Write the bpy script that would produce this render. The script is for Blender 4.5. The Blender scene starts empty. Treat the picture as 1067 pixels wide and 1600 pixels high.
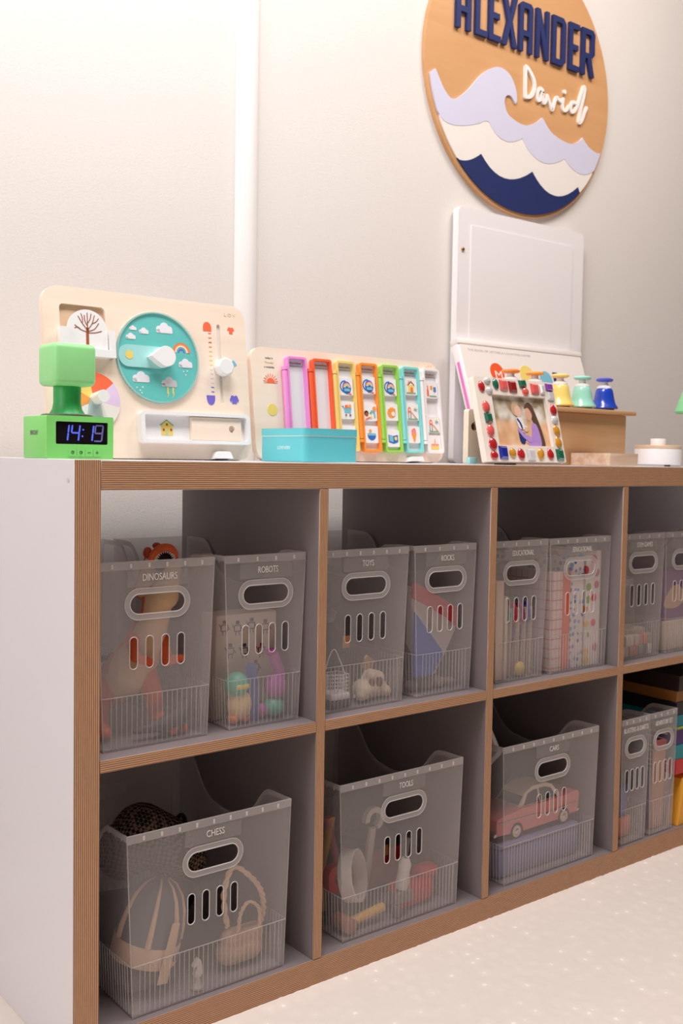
import bpy, bmesh, math, random
from mathutils import Vector, Matrix, geometry, noise
S = bpy.context.scene
C = S.collection
rnd = random.Random(7)
pi = math.pi
R = math.radians

# ------------------------------------------------------------------ camera
cam = bpy.data.cameras.new('camera'); cam_o = bpy.data.objects.new('camera', cam); C.objects.link(cam_o)
yaw, pitch, roll = 0.6715658, -0.0526555, 0.0163438
f_ = Vector((math.sin(yaw)*math.cos(pitch), math.cos(yaw)*math.cos(pitch), math.sin(pitch)))
r_ = Vector((math.cos(yaw), -math.sin(yaw), 0)); u_ = r_.cross(f_)
r2 = math.cos(roll)*r_ + math.sin(roll)*u_; u2 = -math.sin(roll)*r_ + math.cos(roll)*u_
cam_o.matrix_world = Matrix(((r2.x, u2.x, -f_.x, -0.5161), (r2.y, u2.y, -f_.y, -1.1695), (r2.z, u2.z, -f_.z, 0.770), (0, 0, 0, 1)))
cam.sensor_fit = 'VERTICAL'; cam.sensor_height = 36.0; cam.sensor_width = 24.0
cam.lens = 36.0*1617.69/1600.0
cam.clip_start = 0.02
cam.dof.use_dof = True; cam.dof.focus_distance = 1.42; cam.dof.aperture_fstop = 9.0
S.camera = cam_o

# ------------------------------------------------------------------ world, lights, exposure
w = bpy.data.worlds.new('room_air'); S.world = w; w.use_nodes = True
w.node_tree.nodes['Background'].inputs[0].default_value = (1.0, 0.93, 0.88, 1)
w.node_tree.nodes['Background'].inputs[1].default_value = 0.05
S.view_settings.view_transform = 'Standard'; S.view_settings.look = 'None'
S.view_settings.gamma = 1.0; S.view_settings.use_curve_mapping = False
S.view_settings.exposure = 0.16
try:
    S.cycles.transparent_max_bounces = 28
    S.cycles.max_bounces = 9; S.cycles.diffuse_bounces = 4
except Exception:
    pass
def area(name, loc, target, sx, sy, power, col):
    l = bpy.data.lights.new(name, 'AREA'); l.shape = 'RECTANGLE'; l.size = sx; l.size_y = sy; l.energy = power; l.color = col
    o = bpy.data.objects.new(name, l); C.objects.link(o); o.location = loc
    o.rotation_euler = (Vector(target)-Vector(loc)).to_track_quat('-Z', 'Y').to_euler()
    return o
area('ceiling_light', (0.02, -0.34, 2.50), (0.02, -0.30, 0.0), 1.0, 0.5, 30, (1.0, 0.99, 1.0))
area('added_fill_right', (1.35, -0.38, 2.50), (1.35, -0.38, 0.0), 0.7, 0.6, 18, (1.0, 0.90, 0.835))  # added out-of-view fill lamp, brightens and warms the right part of the wall
area('window_daylight', (-1.68, -0.32, 1.50), (0.0, -0.22, 1.0), 0.7, 1.2, 11.5, (1.0, 0.98, 0.985))

# ------------------------------------------------------------------ helpers
def lin(c):
    out = []
    for v in c[:3]:
        v = v/255.0
        out.append(v/12.92 if v <= 0.04045 else ((v+0.055)/1.055)**2.4)
    return (out[0], out[1], out[2], 1.0)
MC = {}
def mat(name, rgb, rough=0.5, var=0.05, scale=40.0, spec=0.4, metal=0.0, bump=0.0, bscale=200.0, coat=0.0, emit=0.0):
    if name in MC: return MC[name]
    m = bpy.data.materials.new(name); m.use_nodes = True; MC[name] = m
    nt = m.node_tree; b = nt.nodes['Principled BSDF']; c = lin(rgb)
    tc = nt.nodes.new('ShaderNodeTexCoord'); nz = nt.nodes.new('ShaderNodeTexNoise'); nz.inputs['Scale'].default_value = scale
    nt.links.new(tc.outputs['Object'], nz.inputs['Vector'])
    mx = nt.nodes.new('ShaderNodeMix'); mx.data_type = 'RGBA'
    mx.inputs[6].default_value = tuple(min(1, v*(1-var)) for v in c[:3])+(1,)
    mx.inputs[7].default_value = tuple(min(1, v*(1+var)) for v in c[:3])+(1,)
    nt.links.new(nz.outputs['Fac'], mx.inputs[0]); nt.links.new(mx.outputs[2], b.inputs['Base Color'])
    b.inputs['Roughness'].default_value = rough; b.inputs['Metallic'].default_value = metal
    b.inputs['Specular IOR Level'].default_value = spec; b.inputs['Coat Weight'].default_value = coat
    if bump:
        n2 = nt.nodes.new('ShaderNodeTexNoise'); n2.inputs['Scale'].default_value = bscale; n2.inputs['Detail'].default_value = 6
        nt.links.new(tc.outputs['Object'], n2.inputs['Vector'])
        bp = nt.nodes.new('ShaderNodeBump'); bp.inputs['Strength'].default_value = bump; bp.inputs['Distance'].default_value = 0.002
        nt.links.new(n2.outputs['Fac'], bp.inputs['Height']); nt.links.new(bp.outputs['Normal'], b.inputs['Normal'])
    if emit:
        b.inputs['Emission Color'].default_value = c; b.inputs['Emission Strength'].default_value = emit
    return m
def ramp_mat(name, build, rough=0.5, spec=0.35):
    """material whose colour comes from build(nt, texcoord) -> colour socket"""
    if name in MC: return MC[name]
    m = bpy.data.materials.new(name); m.use_nodes = True; MC[name] = m
    nt = m.node_tree; b = nt.nodes['Principled BSDF']; tc = nt.nodes.new('ShaderNodeTexCoord')
    nt.links.new(build(nt, tc), b.inputs['Base Color'])
    b.inputs['Roughness'].default_value = rough; b.inputs['Specular IOR Level'].default_value = spec
    return m
def cramp(nt, fac, stops, interp='LINEAR'):
    cr = nt.nodes.new('ShaderNodeValToRGB'); cr.color_ramp.interpolation = interp
    e = cr.color_ramp.elements
    while len(e) < len(stops): e.new(0.5)
    for i, (p, c) in enumerate(stops): e[i].position = p; e[i].color = lin(c)
    nt.links.new(fac, cr.inputs['Fac']); return cr.outputs['Color']
def wood(name, a, b, axis=0, scale=6.0, stretch=14.0, rough=0.5):
    def bd(nt, tc):
        mp = nt.nodes.new('ShaderNodeMapping'); sc = [stretch*scale]*3; sc[axis] = scale; mp.inputs['Scale'].default_value = sc
        nt.links.new(tc.outputs['Object'], mp.inputs['Vector'])
        nz = nt.nodes.new('ShaderNodeTexNoise'); nz.inputs['Scale'].default_value = 1.0; nz.inputs['Detail'].default_value = 5; nz.inputs['Distortion'].default_value = 0.6
        nt.links.new(mp.outputs['Vector'], nz.inputs['Vector'])
        return cramp(nt, nz.outputs['Fac'], [(0.3, a), (0.7, b)])
    return ramp_mat(name, bd, rough)
def ply(name, comp, per=0.0027):
    """plywood edge: thin veneer lines stacked along one axis"""
    def bd(nt, tc):
        mp = nt.nodes.new('ShaderNodeMapping'); mp.inputs['Scale'].default_value = (3, 3, 3) if comp != 'x' else (3, 3, 3)
        sx = nt.nodes.new('ShaderNodeSeparateXYZ'); nt.links.new(tc.outputs['Object'], sx.inputs[0])
        md = nt.nodes.new('ShaderNodeMath'); md.operation = 'DIVIDE'; md.inputs[1].default_value = per
        nz = nt.nodes.new('ShaderNodeTexNoise'); nz.inputs['Scale'].default_value = 14; nz.inputs['Detail'].default_value = 2
        nt.links.new(tc.outputs['Object'], nz.inputs['Vector'])
        nt.links.new(sx.outputs['X' if comp == 'x' else 'Z'], md.inputs[0])
        ad = nt.nodes.new('ShaderNodeMath'); ad.operation = 'MULTIPLY_ADD'; ad.inputs[1].default_value = 0.35
        nt.links.new(nz.outputs['Fac'], ad.inputs[0]); nt.links.new(md.outputs[0], ad.inputs[2])
        fr = nt.nodes.new('ShaderNodeMath'); fr.operation = 'FRACT'; nt.links.new(ad.outputs[0], fr.inputs[0])
        # fine grain
        g = nt.nodes.new('ShaderNodeTexNoise'); g.inputs['Scale'].default_value = 1.0; g.inputs['Detail'].default_value = 4
        mp.inputs['Scale'].default_value = (900, 900, 40) if comp == 'x' else (40, 900, 900)
        nt.links.new(tc.outputs['Object'], mp.inputs['Vector']); nt.links.new(mp.outputs['Vector'], g.inputs['Vector'])
        col = cramp(nt, fr.outputs[0], [(0.0, (140, 97, 69)), (0.30, (181, 131, 95)), (0.55, (197, 147, 111)), (0.70, (242, 202, 164)), (0.84, (234, 190, 152)), (1.0, (144, 101, 73))])
        mx = nt.nodes.new('ShaderNodeMix'); mx.data_type = 'RGBA'; mx.blend_type = 'MULTIPLY'; mx.inputs[0].default_value = 0.35
        gc = cramp(nt, g.outputs['Fac'], [(0.3, (170, 160, 150)), (0.7, (255, 255, 255))])
        nt.links.new(col, mx.inputs[6]); nt.links.new(gc, mx.inputs[7])
        return mx.outputs[2]
    return ramp_mat(name, bd, 0.55)
def frosted(name, rgb, alpha, rough=0.3):
    """milky translucent plastic: part see-through, part light-scattering"""
    if name in MC: return MC[name]
    m = bpy.data.materials.new(name); m.use_nodes = True; MC[name] = m
    nt = m.node_tree; b = nt.nodes['Principled BSDF']; out = nt.nodes['Material Output']
    b.inputs['Base Color'].default_value = lin(rgb); b.inputs['Roughness'].default_value = rough
    t = nt.nodes.new('ShaderNodeBsdfTransparent'); t.inputs[0].default_value = (0.97, 0.96, 0.96, 1)
    nz = nt.nodes.new('ShaderNodeTexNoise'); nz.inputs['Scale'].default_value = 9
    tc = nt.nodes.new('ShaderNodeTexCoord'); nt.links.new(tc.outputs['Object'], nz.inputs['Vector'])
    mr = nt.nodes.new('ShaderNodeMapRange'); mr.inputs[3].default_value = alpha*0.9; mr.inputs[4].default_value = alpha*1.1
    nt.links.new(nz.outputs['Fac'], mr.inputs[0])
    mx = nt.nodes.new('ShaderNodeMixShader'); nt.links.new(mr.outputs[0], mx.inputs[0])
    nt.links.new(t.outputs[0], mx.inputs[1]); nt.links.new(b.outputs[0], mx.inputs[2]); nt.links.new(mx.outputs[0], out.inputs['Surface'])
    return m

# ---- 2-D outlines
def rr(x0, y0, x1, y1, r, n=5):
    r = min(r, (x1-x0)/2-1e-6, (y1-y0)/2-1e-6); p = []
    for cx, cy, a0 in ((x1-r, y1-r, 0), (x0+r, y1-r, 90), (x0+r, y0+r, 180), (x1-r, y0+r, 270)):
        for i in range(n+1):
            a = R(a0+90*i/n); p.append((cx+r*math.cos(a), cy+r*math.sin(a)))
    return p
def circ(cx, cy, rx, ry=None, n=28, a0=0, a1=360):
    ry = rx if ry is None else ry
    k = n if abs(a1-a0) >= 360 else n+1
    return [(cx+rx*math.cos(R(a0+(a1-a0)*i/n)), cy+ry*math.sin(R(a0+(a1-a0)*i/n))) for i in range(k)]
def arc(cx, cy, ro, ri, a0=0, a1=180, n=18):
    return circ(cx, cy, ro, None, n, a0, a1) + circ(cx, cy, ri, None, n, a0, a1)[::-1]
def spline(pts, n=6, closed=False):
    out = []; m = len(pts)
    rng = range(m) if closed else range(m-1)
    for i in rng:
        g = lambda k: Vector(pts[k % m]) if closed else Vector(pts[max(0, min(m-1, k))])
        p0, p1, p2, p3 = g(i-1), g(i), g(i+1), g(i+2)
        for j in range(n):
            t = j/n
            out.append(tuple(0.5*((2*p1)+(p2-p0)*t+(2*p0-5*p1+4*p2-p3)*t*t+(3*p1-p0-3*p2+p3)*t**3)))
    if not closed: out.append(tuple(pts[-1]))
    return out
XZ = lambda a, b, c: (a, c, b)      # outline in x,z; depth along y
XY = lambda a, b, c: (a, b, c)      # outline in x,y; depth along z
YZ = lambda a, b, c: (c, a, b)      # outline in y,z; depth along x

class MB:
    def __init__(s): s.v = []; s.f = []
    def add(s, v, f):
        k = len(s.v); s.v += [tuple(p) for p in v]; s.f += [tuple(i+k for i in q) for q in f]; return s
    def box(s, x0, y0, z0, x1, y1, z1):
        v = [(x, y, z) for x in (x0, x1) for y in (y0, y1) for z in (z0, z1)]
        return s.add(v, [(0, 1, 3, 2), (4, 6, 7, 5), (0, 4, 5, 1), (2, 3, 7, 6), (0, 2, 6, 4), (1, 5, 7, 3)])
    def rbox(s, x0, y0, z0, x1, y1, z1, b=0.003, seg=2):
        bm = bmesh.new(); bmesh.ops.create_cube(bm, size=1)
        for v in bm.verts: v.co = Vector(((x0+x1)/2+v.co.x*(x1-x0), (y0+y1)/2+v.co.y*(y1-y0), (z0+z1)/2+v.co.z*(z1-z0)))
        bmesh.ops.bevel(bm, geom=bm.edges[:], offset=b, segments=seg, profile=0.5, affect='EDGES')
        return s.bm(bm)
    def bm(s, bm):
        bm.verts.index_update()
        s.add([v.co[:] for v in bm.verts], [[v.index for v in q.verts] for q in bm.faces]); bm.free(); return s
    def prism(s, loops, c0, c1, pl=XZ):
        if not isinstance(loops[0][0], (tuple, list)): loops = [loops]
        flat = [p for l in loops for p in l]; n = len(flat)
        tri = geometry.tessellate_polygon([[Vector((p[0], p[1], 0)) for p in l] for l in loops])
        v = [pl(p[0], p[1], c0) for p in flat]+[pl(p[0], p[1], c1) for p in flat]
        f = [tuple(t) for t in tri]+[tuple(i+n for i in t[::-1]) for t in tri]
        k = 0
        for l in loops:
            m = len(l)
            for i in range(m):
                a, b = k+i, k+(i+1) % m; f.append((a, b, b+n, a+n))
            k += m
        return s.add(v, f)
    def cyl(s, p0, p1, r0, r1=None, n=16):
        r1 = r0 if r1 is None else r1
        p0, p1 = Vector(p0), Vector(p1); d = (p1-p0).normalized()
        a = d.orthogonal().normalized(); b = d.cross(a)
        v = [p0+a*r0*math.cos(2*pi*i/n)+b*r0*math.sin(2*pi*i/n) for i in range(n)]+[p1+a*r1*math.cos(2*pi*i/n)+b*r1*math.sin(2*pi*i/n) for i in range(n)]
        f = [(i, (i+1) % n, n+(i+1) % n, n+i) for i in range(n)]+[tuple(range(n))[::-1], tuple(range(n, 2*n))]
        return s.add(v, f)
    def lathe(s, prof, n=24, c=(0, 0, 0)):
        v = []; f = []; m = len(prof)
        for i in range(n):
            a = 2*pi*i/n
            v += [(c[0]+r*math.cos(a), c[1]+r*math.sin(a), c[2]+z) for r, z in prof]
        for i in range(n):
            for j in range(m-1):
                a, b = i*m+j, ((i+1) % n)*m+j; f.append((a, b, b+1, a+1))
        f.append(tuple(i*m for i in range(n))[::-1]); f.append(tuple(i*m+m-1 for i in range(n)))
        return s.add(v, f)
    def sph(s, c, rx, ry=None, rz=None, u=16, vv=10):
        ry = rx if ry is None else ry; rz = rx if rz is None else rz
        bm = bmesh.new(); bmesh.ops.create_uvsphere(bm, u_segments=u, v_segments=vv, radius=1)
        for q in bm.verts: q.co = Vector((c[0]+q.co.x*rx, c[1]+q.co.y*ry, c[2]+q.co.z*rz))
        return s.bm(bm)
    def tube(s, pts, r, n=8, closed=False):
        pts = [Vector(p) for p in pts]; m = len(pts); v = []; f = []
        rs = r if isinstance(r, (list, tuple)) else [r]*m
        prev = None
        for i, p in enumerate(pts):
            d = (pts[(i+1) % m]-pts[i-1]) if closed else (pts[min(i+1, m-1)]-pts[max(i-1, 0)])
            d.normalize()
            a = d.orthogonal().normalized() if prev is None else (prev-d*prev.dot(d)).normalized()
            prev = a; b = d.cross(a)
            v += [p+a*rs[i]*math.cos(2*pi*k/n)+b*rs[i]*math.sin(2*pi*k/n) for k in range(n)]
        for i in range(m if closed else m-1):
            for k in range(n):
                j = (i+1) % m; f.append((i*n+k, i*n+(k+1) % n, j*n+(k+1) % n, j*n+k))
        if not closed: f += [tuple(range(n))[::-1], tuple(range((m-1)*n, m*n))]
        return s.add(v, f)
    def stroke(s, pts, wd, c0, c1, pl=XZ):
        """round-ended pen stroke of width wd with real thickness"""
        p = [Vector(q) for q in pts]; m = len(p); L = []; Q = []
        for i in range(m):
            d = p[min(i+1, m-1)]-p[max(i-1, 0)]
            if d.length < 1e-9: d = Vector((1, 0))
            d.normalize(); nn = Vector((-d.y, d.x))*wd/2; L.append(p[i]+nn); Q.append(p[i]-nn)
        sg_ = 1 if c0 < c1 else -1; st_ = min(3e-5, abs(c1-c0)*.06)*sg_
        for i in range(m-1):
            o_ = st_*(i % 4)
            v = [pl(a.x, a.y, c) for c in (c0-o_, c1) for a in (L[i], L[i+1], Q[i+1], Q[i])]
            s.add(v, [(0, 1, 2, 3), (7, 6, 5, 4), (0, 4, 5, 1), (2, 6, 7, 3), (1, 5, 6, 2), (3, 7, 4, 0)])
        for k, e in enumerate((p[0], p[-1])): s.prism(circ(e.x, e.y, wd/2, None, 12), c0-st_*(5+k), c1, pl)
        return s
    def xf(s, M):
        s.v = [tuple(M @ Vector(p)) for p in s.v]; return s
    def mesh(s, name, ang=38):
        me = bpy.data.meshes.new(name); me.from_pydata(s.v, [], s.f); me.validate()
        bm = bmesh.new(); bm.from_mesh(me); bmesh.ops.recalc_face_normals(bm, faces=bm.faces[:]); bm.to_mesh(me); bm.free()
        me.polygons.foreach_set('use_smooth', [True]*len(me.polygons)); me.set_sharp_from_angle(angle=R(ang)); me.update()
        return me
def obj(name, g, m=None, parent=None, loc=None, rot=None, ang=38):
    me = g.mesh(name, ang) if isinstance(g, MB) else g
    if m is not None:
        if len(me.materials): me.materials[0] = m
        else: me.materials.append(m)
    o = bpy.data.objects.new(name, me); C.objects.link(o)
    if parent: o.parent = parent
    if loc: o.location = loc
    if rot: o.rotation_euler = rot
    return o
def thing(name, label, cat, loc=(0, 0, 0), rot=(0, 0, 0), group=None):
    o = bpy.data.objects.new(name, None); C.objects.link(o); o.location = loc; o.rotation_euler = rot
    o.empty_display_size = 0.02
    return tag(o, label, cat, group)
def tag(o, label, cat, group=None):
    o['label'] = label; o['category'] = cat
    if group: o['group'] = group
    return o
def struct(name, g, m):
    o = obj(name, g, m); o['kind'] = 'structure'; return o
def text(s, x, z, w_, h_, c0, c1, pl=XZ, align='C', shear=0.0):
    """lettering fitted to a box of width w_ and height h_, as thin solid letters"""
    cu = bpy.data.curves.new('t', 'FONT'); cu.body = s; cu.shear = shear; cu.extrude = 0.05; cu.resolution_u = 3
    o = bpy.data.objects.new('t', cu); me = bpy.data.meshes.new_from_object(o)
    vs = [v.co.copy() for v in me.vertices]; fs = [tuple(p.vertices) for p in me.polygons]
    bpy.data.objects.remove(o); bpy.data.curves.remove(cu); bpy.data.meshes.remove(me)
    mb = MB()
    if not vs: return mb
    x0 = min(v.x for v in vs); x1 = max(v.x for v in vs); y0 = min(v.y for v in vs); y1 = max(v.y for v in vs)
    ox = x-w_/2 if align == 'C' else x
    mb.add([pl(ox+(v.x-x0)/(x1-x0)*w_, z+(v.y-y0)/(y1-y0)*h_-h_/2, c0 if v.z < 0 else c1) for v in vs], fs)
    return mb
def blob(name, caps, m, parent=None, voxel=0.003, smooth=4):
    """one continuous soft body from tapered capsules (p0, r0, p1, r1)"""
    mb = MB()
    for p0, r0, p1, r1 in caps:
        mb.sph(p0, r0, u=14, vv=9); mb.sph(p1, r1, u=14, vv=9)
        if (Vector(p1)-Vector(p0)).length > 1e-5: mb.cyl(p0, p1, r0, r1, 14)
    o = obj(name, mb, m, parent)
    r = o.modifiers.new('Remesh', 'REMESH'); r.mode = 'VOXEL'; r.voxel_size = voxel; r.use_smooth_shade = True
    q = o.modifiers.new('Smooth', 'SMOOTH'); q.iterations = smooth
    return o

# ------------------------------------------------------------------ the room
WALL = 0.45
M_wall = mat('wall_paint', (231, 225, 220), 0.75, 0.02, 3, 0.2, bump=0.25, bscale=260)
M_white = mat('white_paint', (243, 240, 238), 0.5, 0.02, 5, 0.35)
M_ceil = mat('ceiling_paint', (160, 155, 150), 0.8, 0.02, 3)
def carpet(nt, tc):
    vo = nt.nodes.new('ShaderNodeTexVoronoi'); vo.inputs['Scale'].default_value = 40; vo.inputs['Randomness'].default_value = 0.6
    nt.links.new(tc.outputs['Object'], vo.inputs['Vector'])
    nz = nt.nodes.new('ShaderNodeTexNoise'); nz.inputs['Scale'].default_value = 420; nz.inputs['Detail'].default_value = 3
    nt.links.new(tc.outputs['Object'], nz.inputs['Vector'])
    ad = nt.nodes.new('ShaderNodeMath'); ad.operation = 'MULTIPLY_ADD'; ad.inputs[1].default_value = 0.30
    nt.links.new(nz.outputs['Fac'], ad.inputs[0]); nt.links.new(vo.outputs['Distance'], ad.inputs[2])
    return cramp(nt, ad.outputs[0], [(0.20, (252, 245, 239)), (0.31, (233, 221, 212)), (0.75, (229, 217, 208))])
M_carpet = ramp_mat('cream_carpet', carpet, 0.95, 0.1)
# carpet: finely uneven pile near the shelf, plain beyond
mb = MB(); gx0, gx1, gy0, gy1, st = -0.35, 1.75, -0.62, 0.03, 0.006
nx = int((gx1-gx0)/st); ny = int((gy1-gy0)/st)
vv = []
for j in range(ny+1):
    for i in range(nx+1):
        x, y = gx0+i*st, gy0+j*st
        e = min(1.0, min(i, j, nx-i, ny-j)/4.0)
        h = 0.0016*noise.noise(Vector((x*160, y*160, 0)))+0.0008*noise.noise(Vector((x*48, y*48, 3)))+(.0015 if y > -.02 else 0)
        vv.append((x, y, e*max(-0.0008, h)))
mb.add(vv, [(j*(nx+1)+i, j*(nx+1)+i+1, (j+1)*(nx+1)+i+1, (j+1)*(nx+1)+i) for j in range(ny) for i in range(nx)])
RX0, RX1, RY0 = -1.7, 4.2, -5.2
mb.add([(RX0, RY0, 0), (RX1, RY0, 0), (RX1, gy0, 0), (RX0, gy0, 0)], [(0, 1, 2, 3)])
mb.add([(RX0, gy1, 0), (RX1, gy1, 0), (RX1, WALL, 0), (RX0, WALL, 0)], [(0, 1, 2, 3)])
mb.add([(RX0, gy0, 0), (gx0, gy0, 0), (gx0, gy1, 0), (RX0, gy1, 0)], [(0, 1, 2, 3)])
mb.add([(gx1, gy0, 0), (RX1, gy0, 0), (RX1, gy1, 0), (gx1, gy1, 0)], [(0, 1, 2, 3)])
struct('floor', mb, M_carpet)
struct('wall_back', MB().box(RX0-.1, WALL, -0.02, RX1+.1, WALL+.1, 2.6), M_wall)
struct('wall_right', MB().box(RX1, RY0, -0.02, RX1+.1, WALL, 2.6), mat('dark_taupe_wall', (138, 126, 118)))  # unseen right and front walls, darkened to keep bounced light out of the cells
struct('wall_front', MB().box(RX0-.1, RY0-.1, -0.02, RX1+.1, RY0, 2.6), mat('dark_taupe_wall', (138, 126, 118), .9, .05, 6))
struct('ceiling', MB().box(RX0-.1, RY0-.1, 2.55, RX1+.1, WALL+.1, 2.65), M_ceil)
mb = MB(); mb.prism([[(RY0, -0.02), (WALL, -0.02), (WALL, 2.55), (RY0, 2.55)], [(-.75, .85), (-.75, 2.15), (.10, 2.15), (.10, .85)]], RX0-.1, RX0, YZ)
struct('wall_left', mb, M_wall)
# white rounded batten running up the wall
mb = MB(); pr = [(0.512, WALL), (0.514, WALL-.006), (0.522, WALL-.013), (0.534, WALL-.016), (0.546, WALL-.015), (0.5535, WALL-.010), (0.555, WALL)]
mb.prism(pr, 0.0, 2.55, XY)
struct('trim_1', mb, M_white)
bb = struct('baseboard_back', MB().rbox(RX0, WALL-.012, 0, RX1, WALL, .085, .003), M_white)

# ------------------------------------------------------------------ cube shelf
T0, T1, TOP = 0.0345, 0.016, 0.7625
M_lam = mat('white_laminate', (224, 221, 226), 0.32, 0.02, 4, 0.45)
M_lam_shade = mat('white_laminate_shaded', (132, 121, 121), 0.4, 0.02, 4, 0.4)  # darkened copy of the white laminate: cell shade put into the colour
M_plyh = ply('plywood_edge_flat', 'z'); M_plyv = ply('plywood_edge_upright', 'x')
sh = thing('cube_shelf', 'long white cube shelf with striped plywood front edges standing on cream carpet', 'shelf', (0, 0, 0))
D = 0.39; E_ = 0.0012   # depth, edge-band thickness
XL, XR = 0.0045, 1.4615
def board(name, x0, z0, x1, z1, up):
    o = obj(name, MB().rbox(x0, E_, z0, x1, D, z1, 0.0006, 1), M_lam if name in ('side_panel', 'top_board') else M_lam_shade, sh)
    e = obj('edge_band', MB().rbox(x0+.0003, 0, z0+.0003, x1-.0003, E_, z1-.0003, 0.0004, 1), M_plyv if up else M_plyh, o)
    return o
sp = board('side_panel', XL, 0.0, XL+T0, TOP, True)
obj('cam_cover', MB().cyl((XL-.0006, .018, TOP-.026), (XL+.0005, .018, TOP-.026), .003, None, 14), mat('cam_cover_grey', (205, 200, 205), .4), sp)
board('side_panel', XR-T0, 0.0, XR, TOP, True)
board('top_board', XL+T0, TOP-.0375, XR-T0, TOP-.0008, False)
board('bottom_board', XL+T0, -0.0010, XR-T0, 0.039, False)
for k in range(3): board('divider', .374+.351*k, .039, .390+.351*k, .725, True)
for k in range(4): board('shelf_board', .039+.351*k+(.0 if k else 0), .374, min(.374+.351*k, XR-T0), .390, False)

# ------------------------------------------------------------------ translucent bins
M_bin = frosted('frosted_plastic', (236, 228, 227), 0.155)
M_bin2 = frosted('frosted_plastic_thick', (228, 221, 219), 0.32)
M_rim = frosted('plastic_edge', (240, 236, 234), 0.62)
M_lab = frosted('label_film', (196, 192, 190), 0.22, .5)
M_ink = mat('white_lettering', (238, 232, 228), 0.6, 0.01)
BH, BD = 0.2425, 0.338
SIZES = {'L': (.238, .2575, .080, .0224), 'M': (.152, .171, .080, .0230), 'N': (.116, .137, .077, .0224), 'V': (.0725, .089, .052, .0164)}
def side_profile(d):
    P = [(0.0, BH), (.045, BH), (.058, BH-.0015), (.068, BH-.007), (.078, BH-.018), (.088, BH-.031), (.102, BH-.045), (.125, BH-.057), (.16, BH-.062)]
    P += [(d-a, b) for a, b in P[::-1]]
    return P
def bin_meshes(k):
    wb, wt, hw, ps = SIZES[k]; t = .0016; out = {}
    def tap(x, z): return x*(wb+(wt-wb)*z/BH)/wt
    def front(y0, y1, holes=True):
        L = [[(-wb/2, 0), (wb/2, 0), (wt/2, BH), (-wt/2, BH)]]
        if holes:
            L.append(rr(-hw/2, .174, hw/2, .200, .013, 7))
            for i in range(4): c = (i-1.5)*ps; L.append(rr(c-.0056, .103, c+.0056, .145, .0056, 5))
        return MB().prism(L, y0, y1)
    out['front_panel'] = front(0, t).mesh('front_panel')
    out['back_panel'] = front(BD-t, BD).mesh('back_panel')
    for sg, nm in ((-1, 'side_a'), (1, 'side_b')):
        P = [(t, 0), (BD-t, 0)]+[(min(max(a, t), BD-t), b) for a, b in side_profile(BD)[::-1]]
        m = MB(); m.prism(P, 0, t, YZ)
        m.v = [(sg*(wb/2+(wt-wb)/2*z/BH - x), y, z) for x, y, z in m.v]
        out[nm] = m.mesh(nm)
        m = MB(); Q = side_profile(BD); lw = .007
        L = Q+[(a, b-lw) for a, b in Q[::-1]]; m.prism(L, 0, .0007, YZ)
        m.v = [(sg*(wb/2+(wt-wb)/2*z/BH + x+.0001), y, z) for x, y, z in m.v]
        pts = [(sg*(wb/2+(wt-wb)/2*b/BH-.0006), a, b) for a, b in Q]; m.tube(pts, .0007, 6)
        for i in range(3):
            a = .012+i*.018; m.box(*(sorted((sg*(wt/2+.0006), sg*(wt/2+.0012)))[0], a, BH-.009), *(sorted((sg*(wt/2+.0006), sg*(wt/2+.0012)))[1], a+.003, BH-.002))
        out['lip_'+nm] = m.mesh('side_lip')
    out['base'] = MB().box(-wb/2+t, t, .0015, wb/2-t, BD-t, .003).mesh('base')
    # front top lip with its little clips
    m = MB(); w9 = wt/2-.0005; m.box(-w9, -.0007, BH-.0105, w9, 0, BH+.0002)
    m.tube([(-w9, .0005, BH), (w9, .0005, BH)], .0008, 6)
    m.tube([(-wt/2, 0.0003, BH), (-wb/2, 0.0003, 0.001)], .0007, 6); m.tube([(wt/2, 0.0003, BH), (wb/2, 0.0003, 0.001)], .0007, 6)
    out['lip'] = m.mesh('front_lip')
    m = MB(); n = max(4, int(wt/.0285)); 
    for i in range(n):
        c = (i-(n-1)/2)*(wt*.92/n); m.rbox(c-.0016, -.0016, BH-.0085, c+.0016, -.0006, BH-.0025, .0004, 1)
    out['clips'] = m.mesh('lip_clips')
    m = MB(); o = rr(-hw/2-.0075, .174-.0075, hw/2+.0075, .200+.0075, .0205, 8); i_ = rr(-hw/2, .174, hw/2, .200, .013, 8); m.prism([o, i_], -.0006, -.00002)
    out['ring'] = m.mesh('handle_ring')
    m = MB(); e = [(a, -.0004, b) for a, b in i_]; m.tube(e, .0008, 6, True); e = [(a, -.0006, b) for a, b in o]; m.tube(e, .0004, 5, True)
    out['ring_edge'] = m.mesh('handle_rim')
    m = MB(); e = [(a, -.0002, b) for a, b in rr(-.0056, .103, .0056, .145, .0056, 5)]; m.tube(e, .0007, 6, True); out['slot'] = m.mesh('slot_rim')
    # ribs of the lower band
    m = MB(); rh = .0695; sp_ = .0073; 
    n = int((wb-.016)/sp_)
    for i in range(n+1):
        c = (i-n/2)*sp_; c2 = tap(c, 0)
        m.box(c-.00045, -.0011, .004, c+.00045, 0, rh); m.box(c-.00045, BD, .004, c+.00045, BD+.0008, rh)
    m.box(-wb/2-.002, -.0012, rh-.0005, wb/2+.002, 0, rh+.0005)
    n = int((BD-.02)/sp_)
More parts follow.
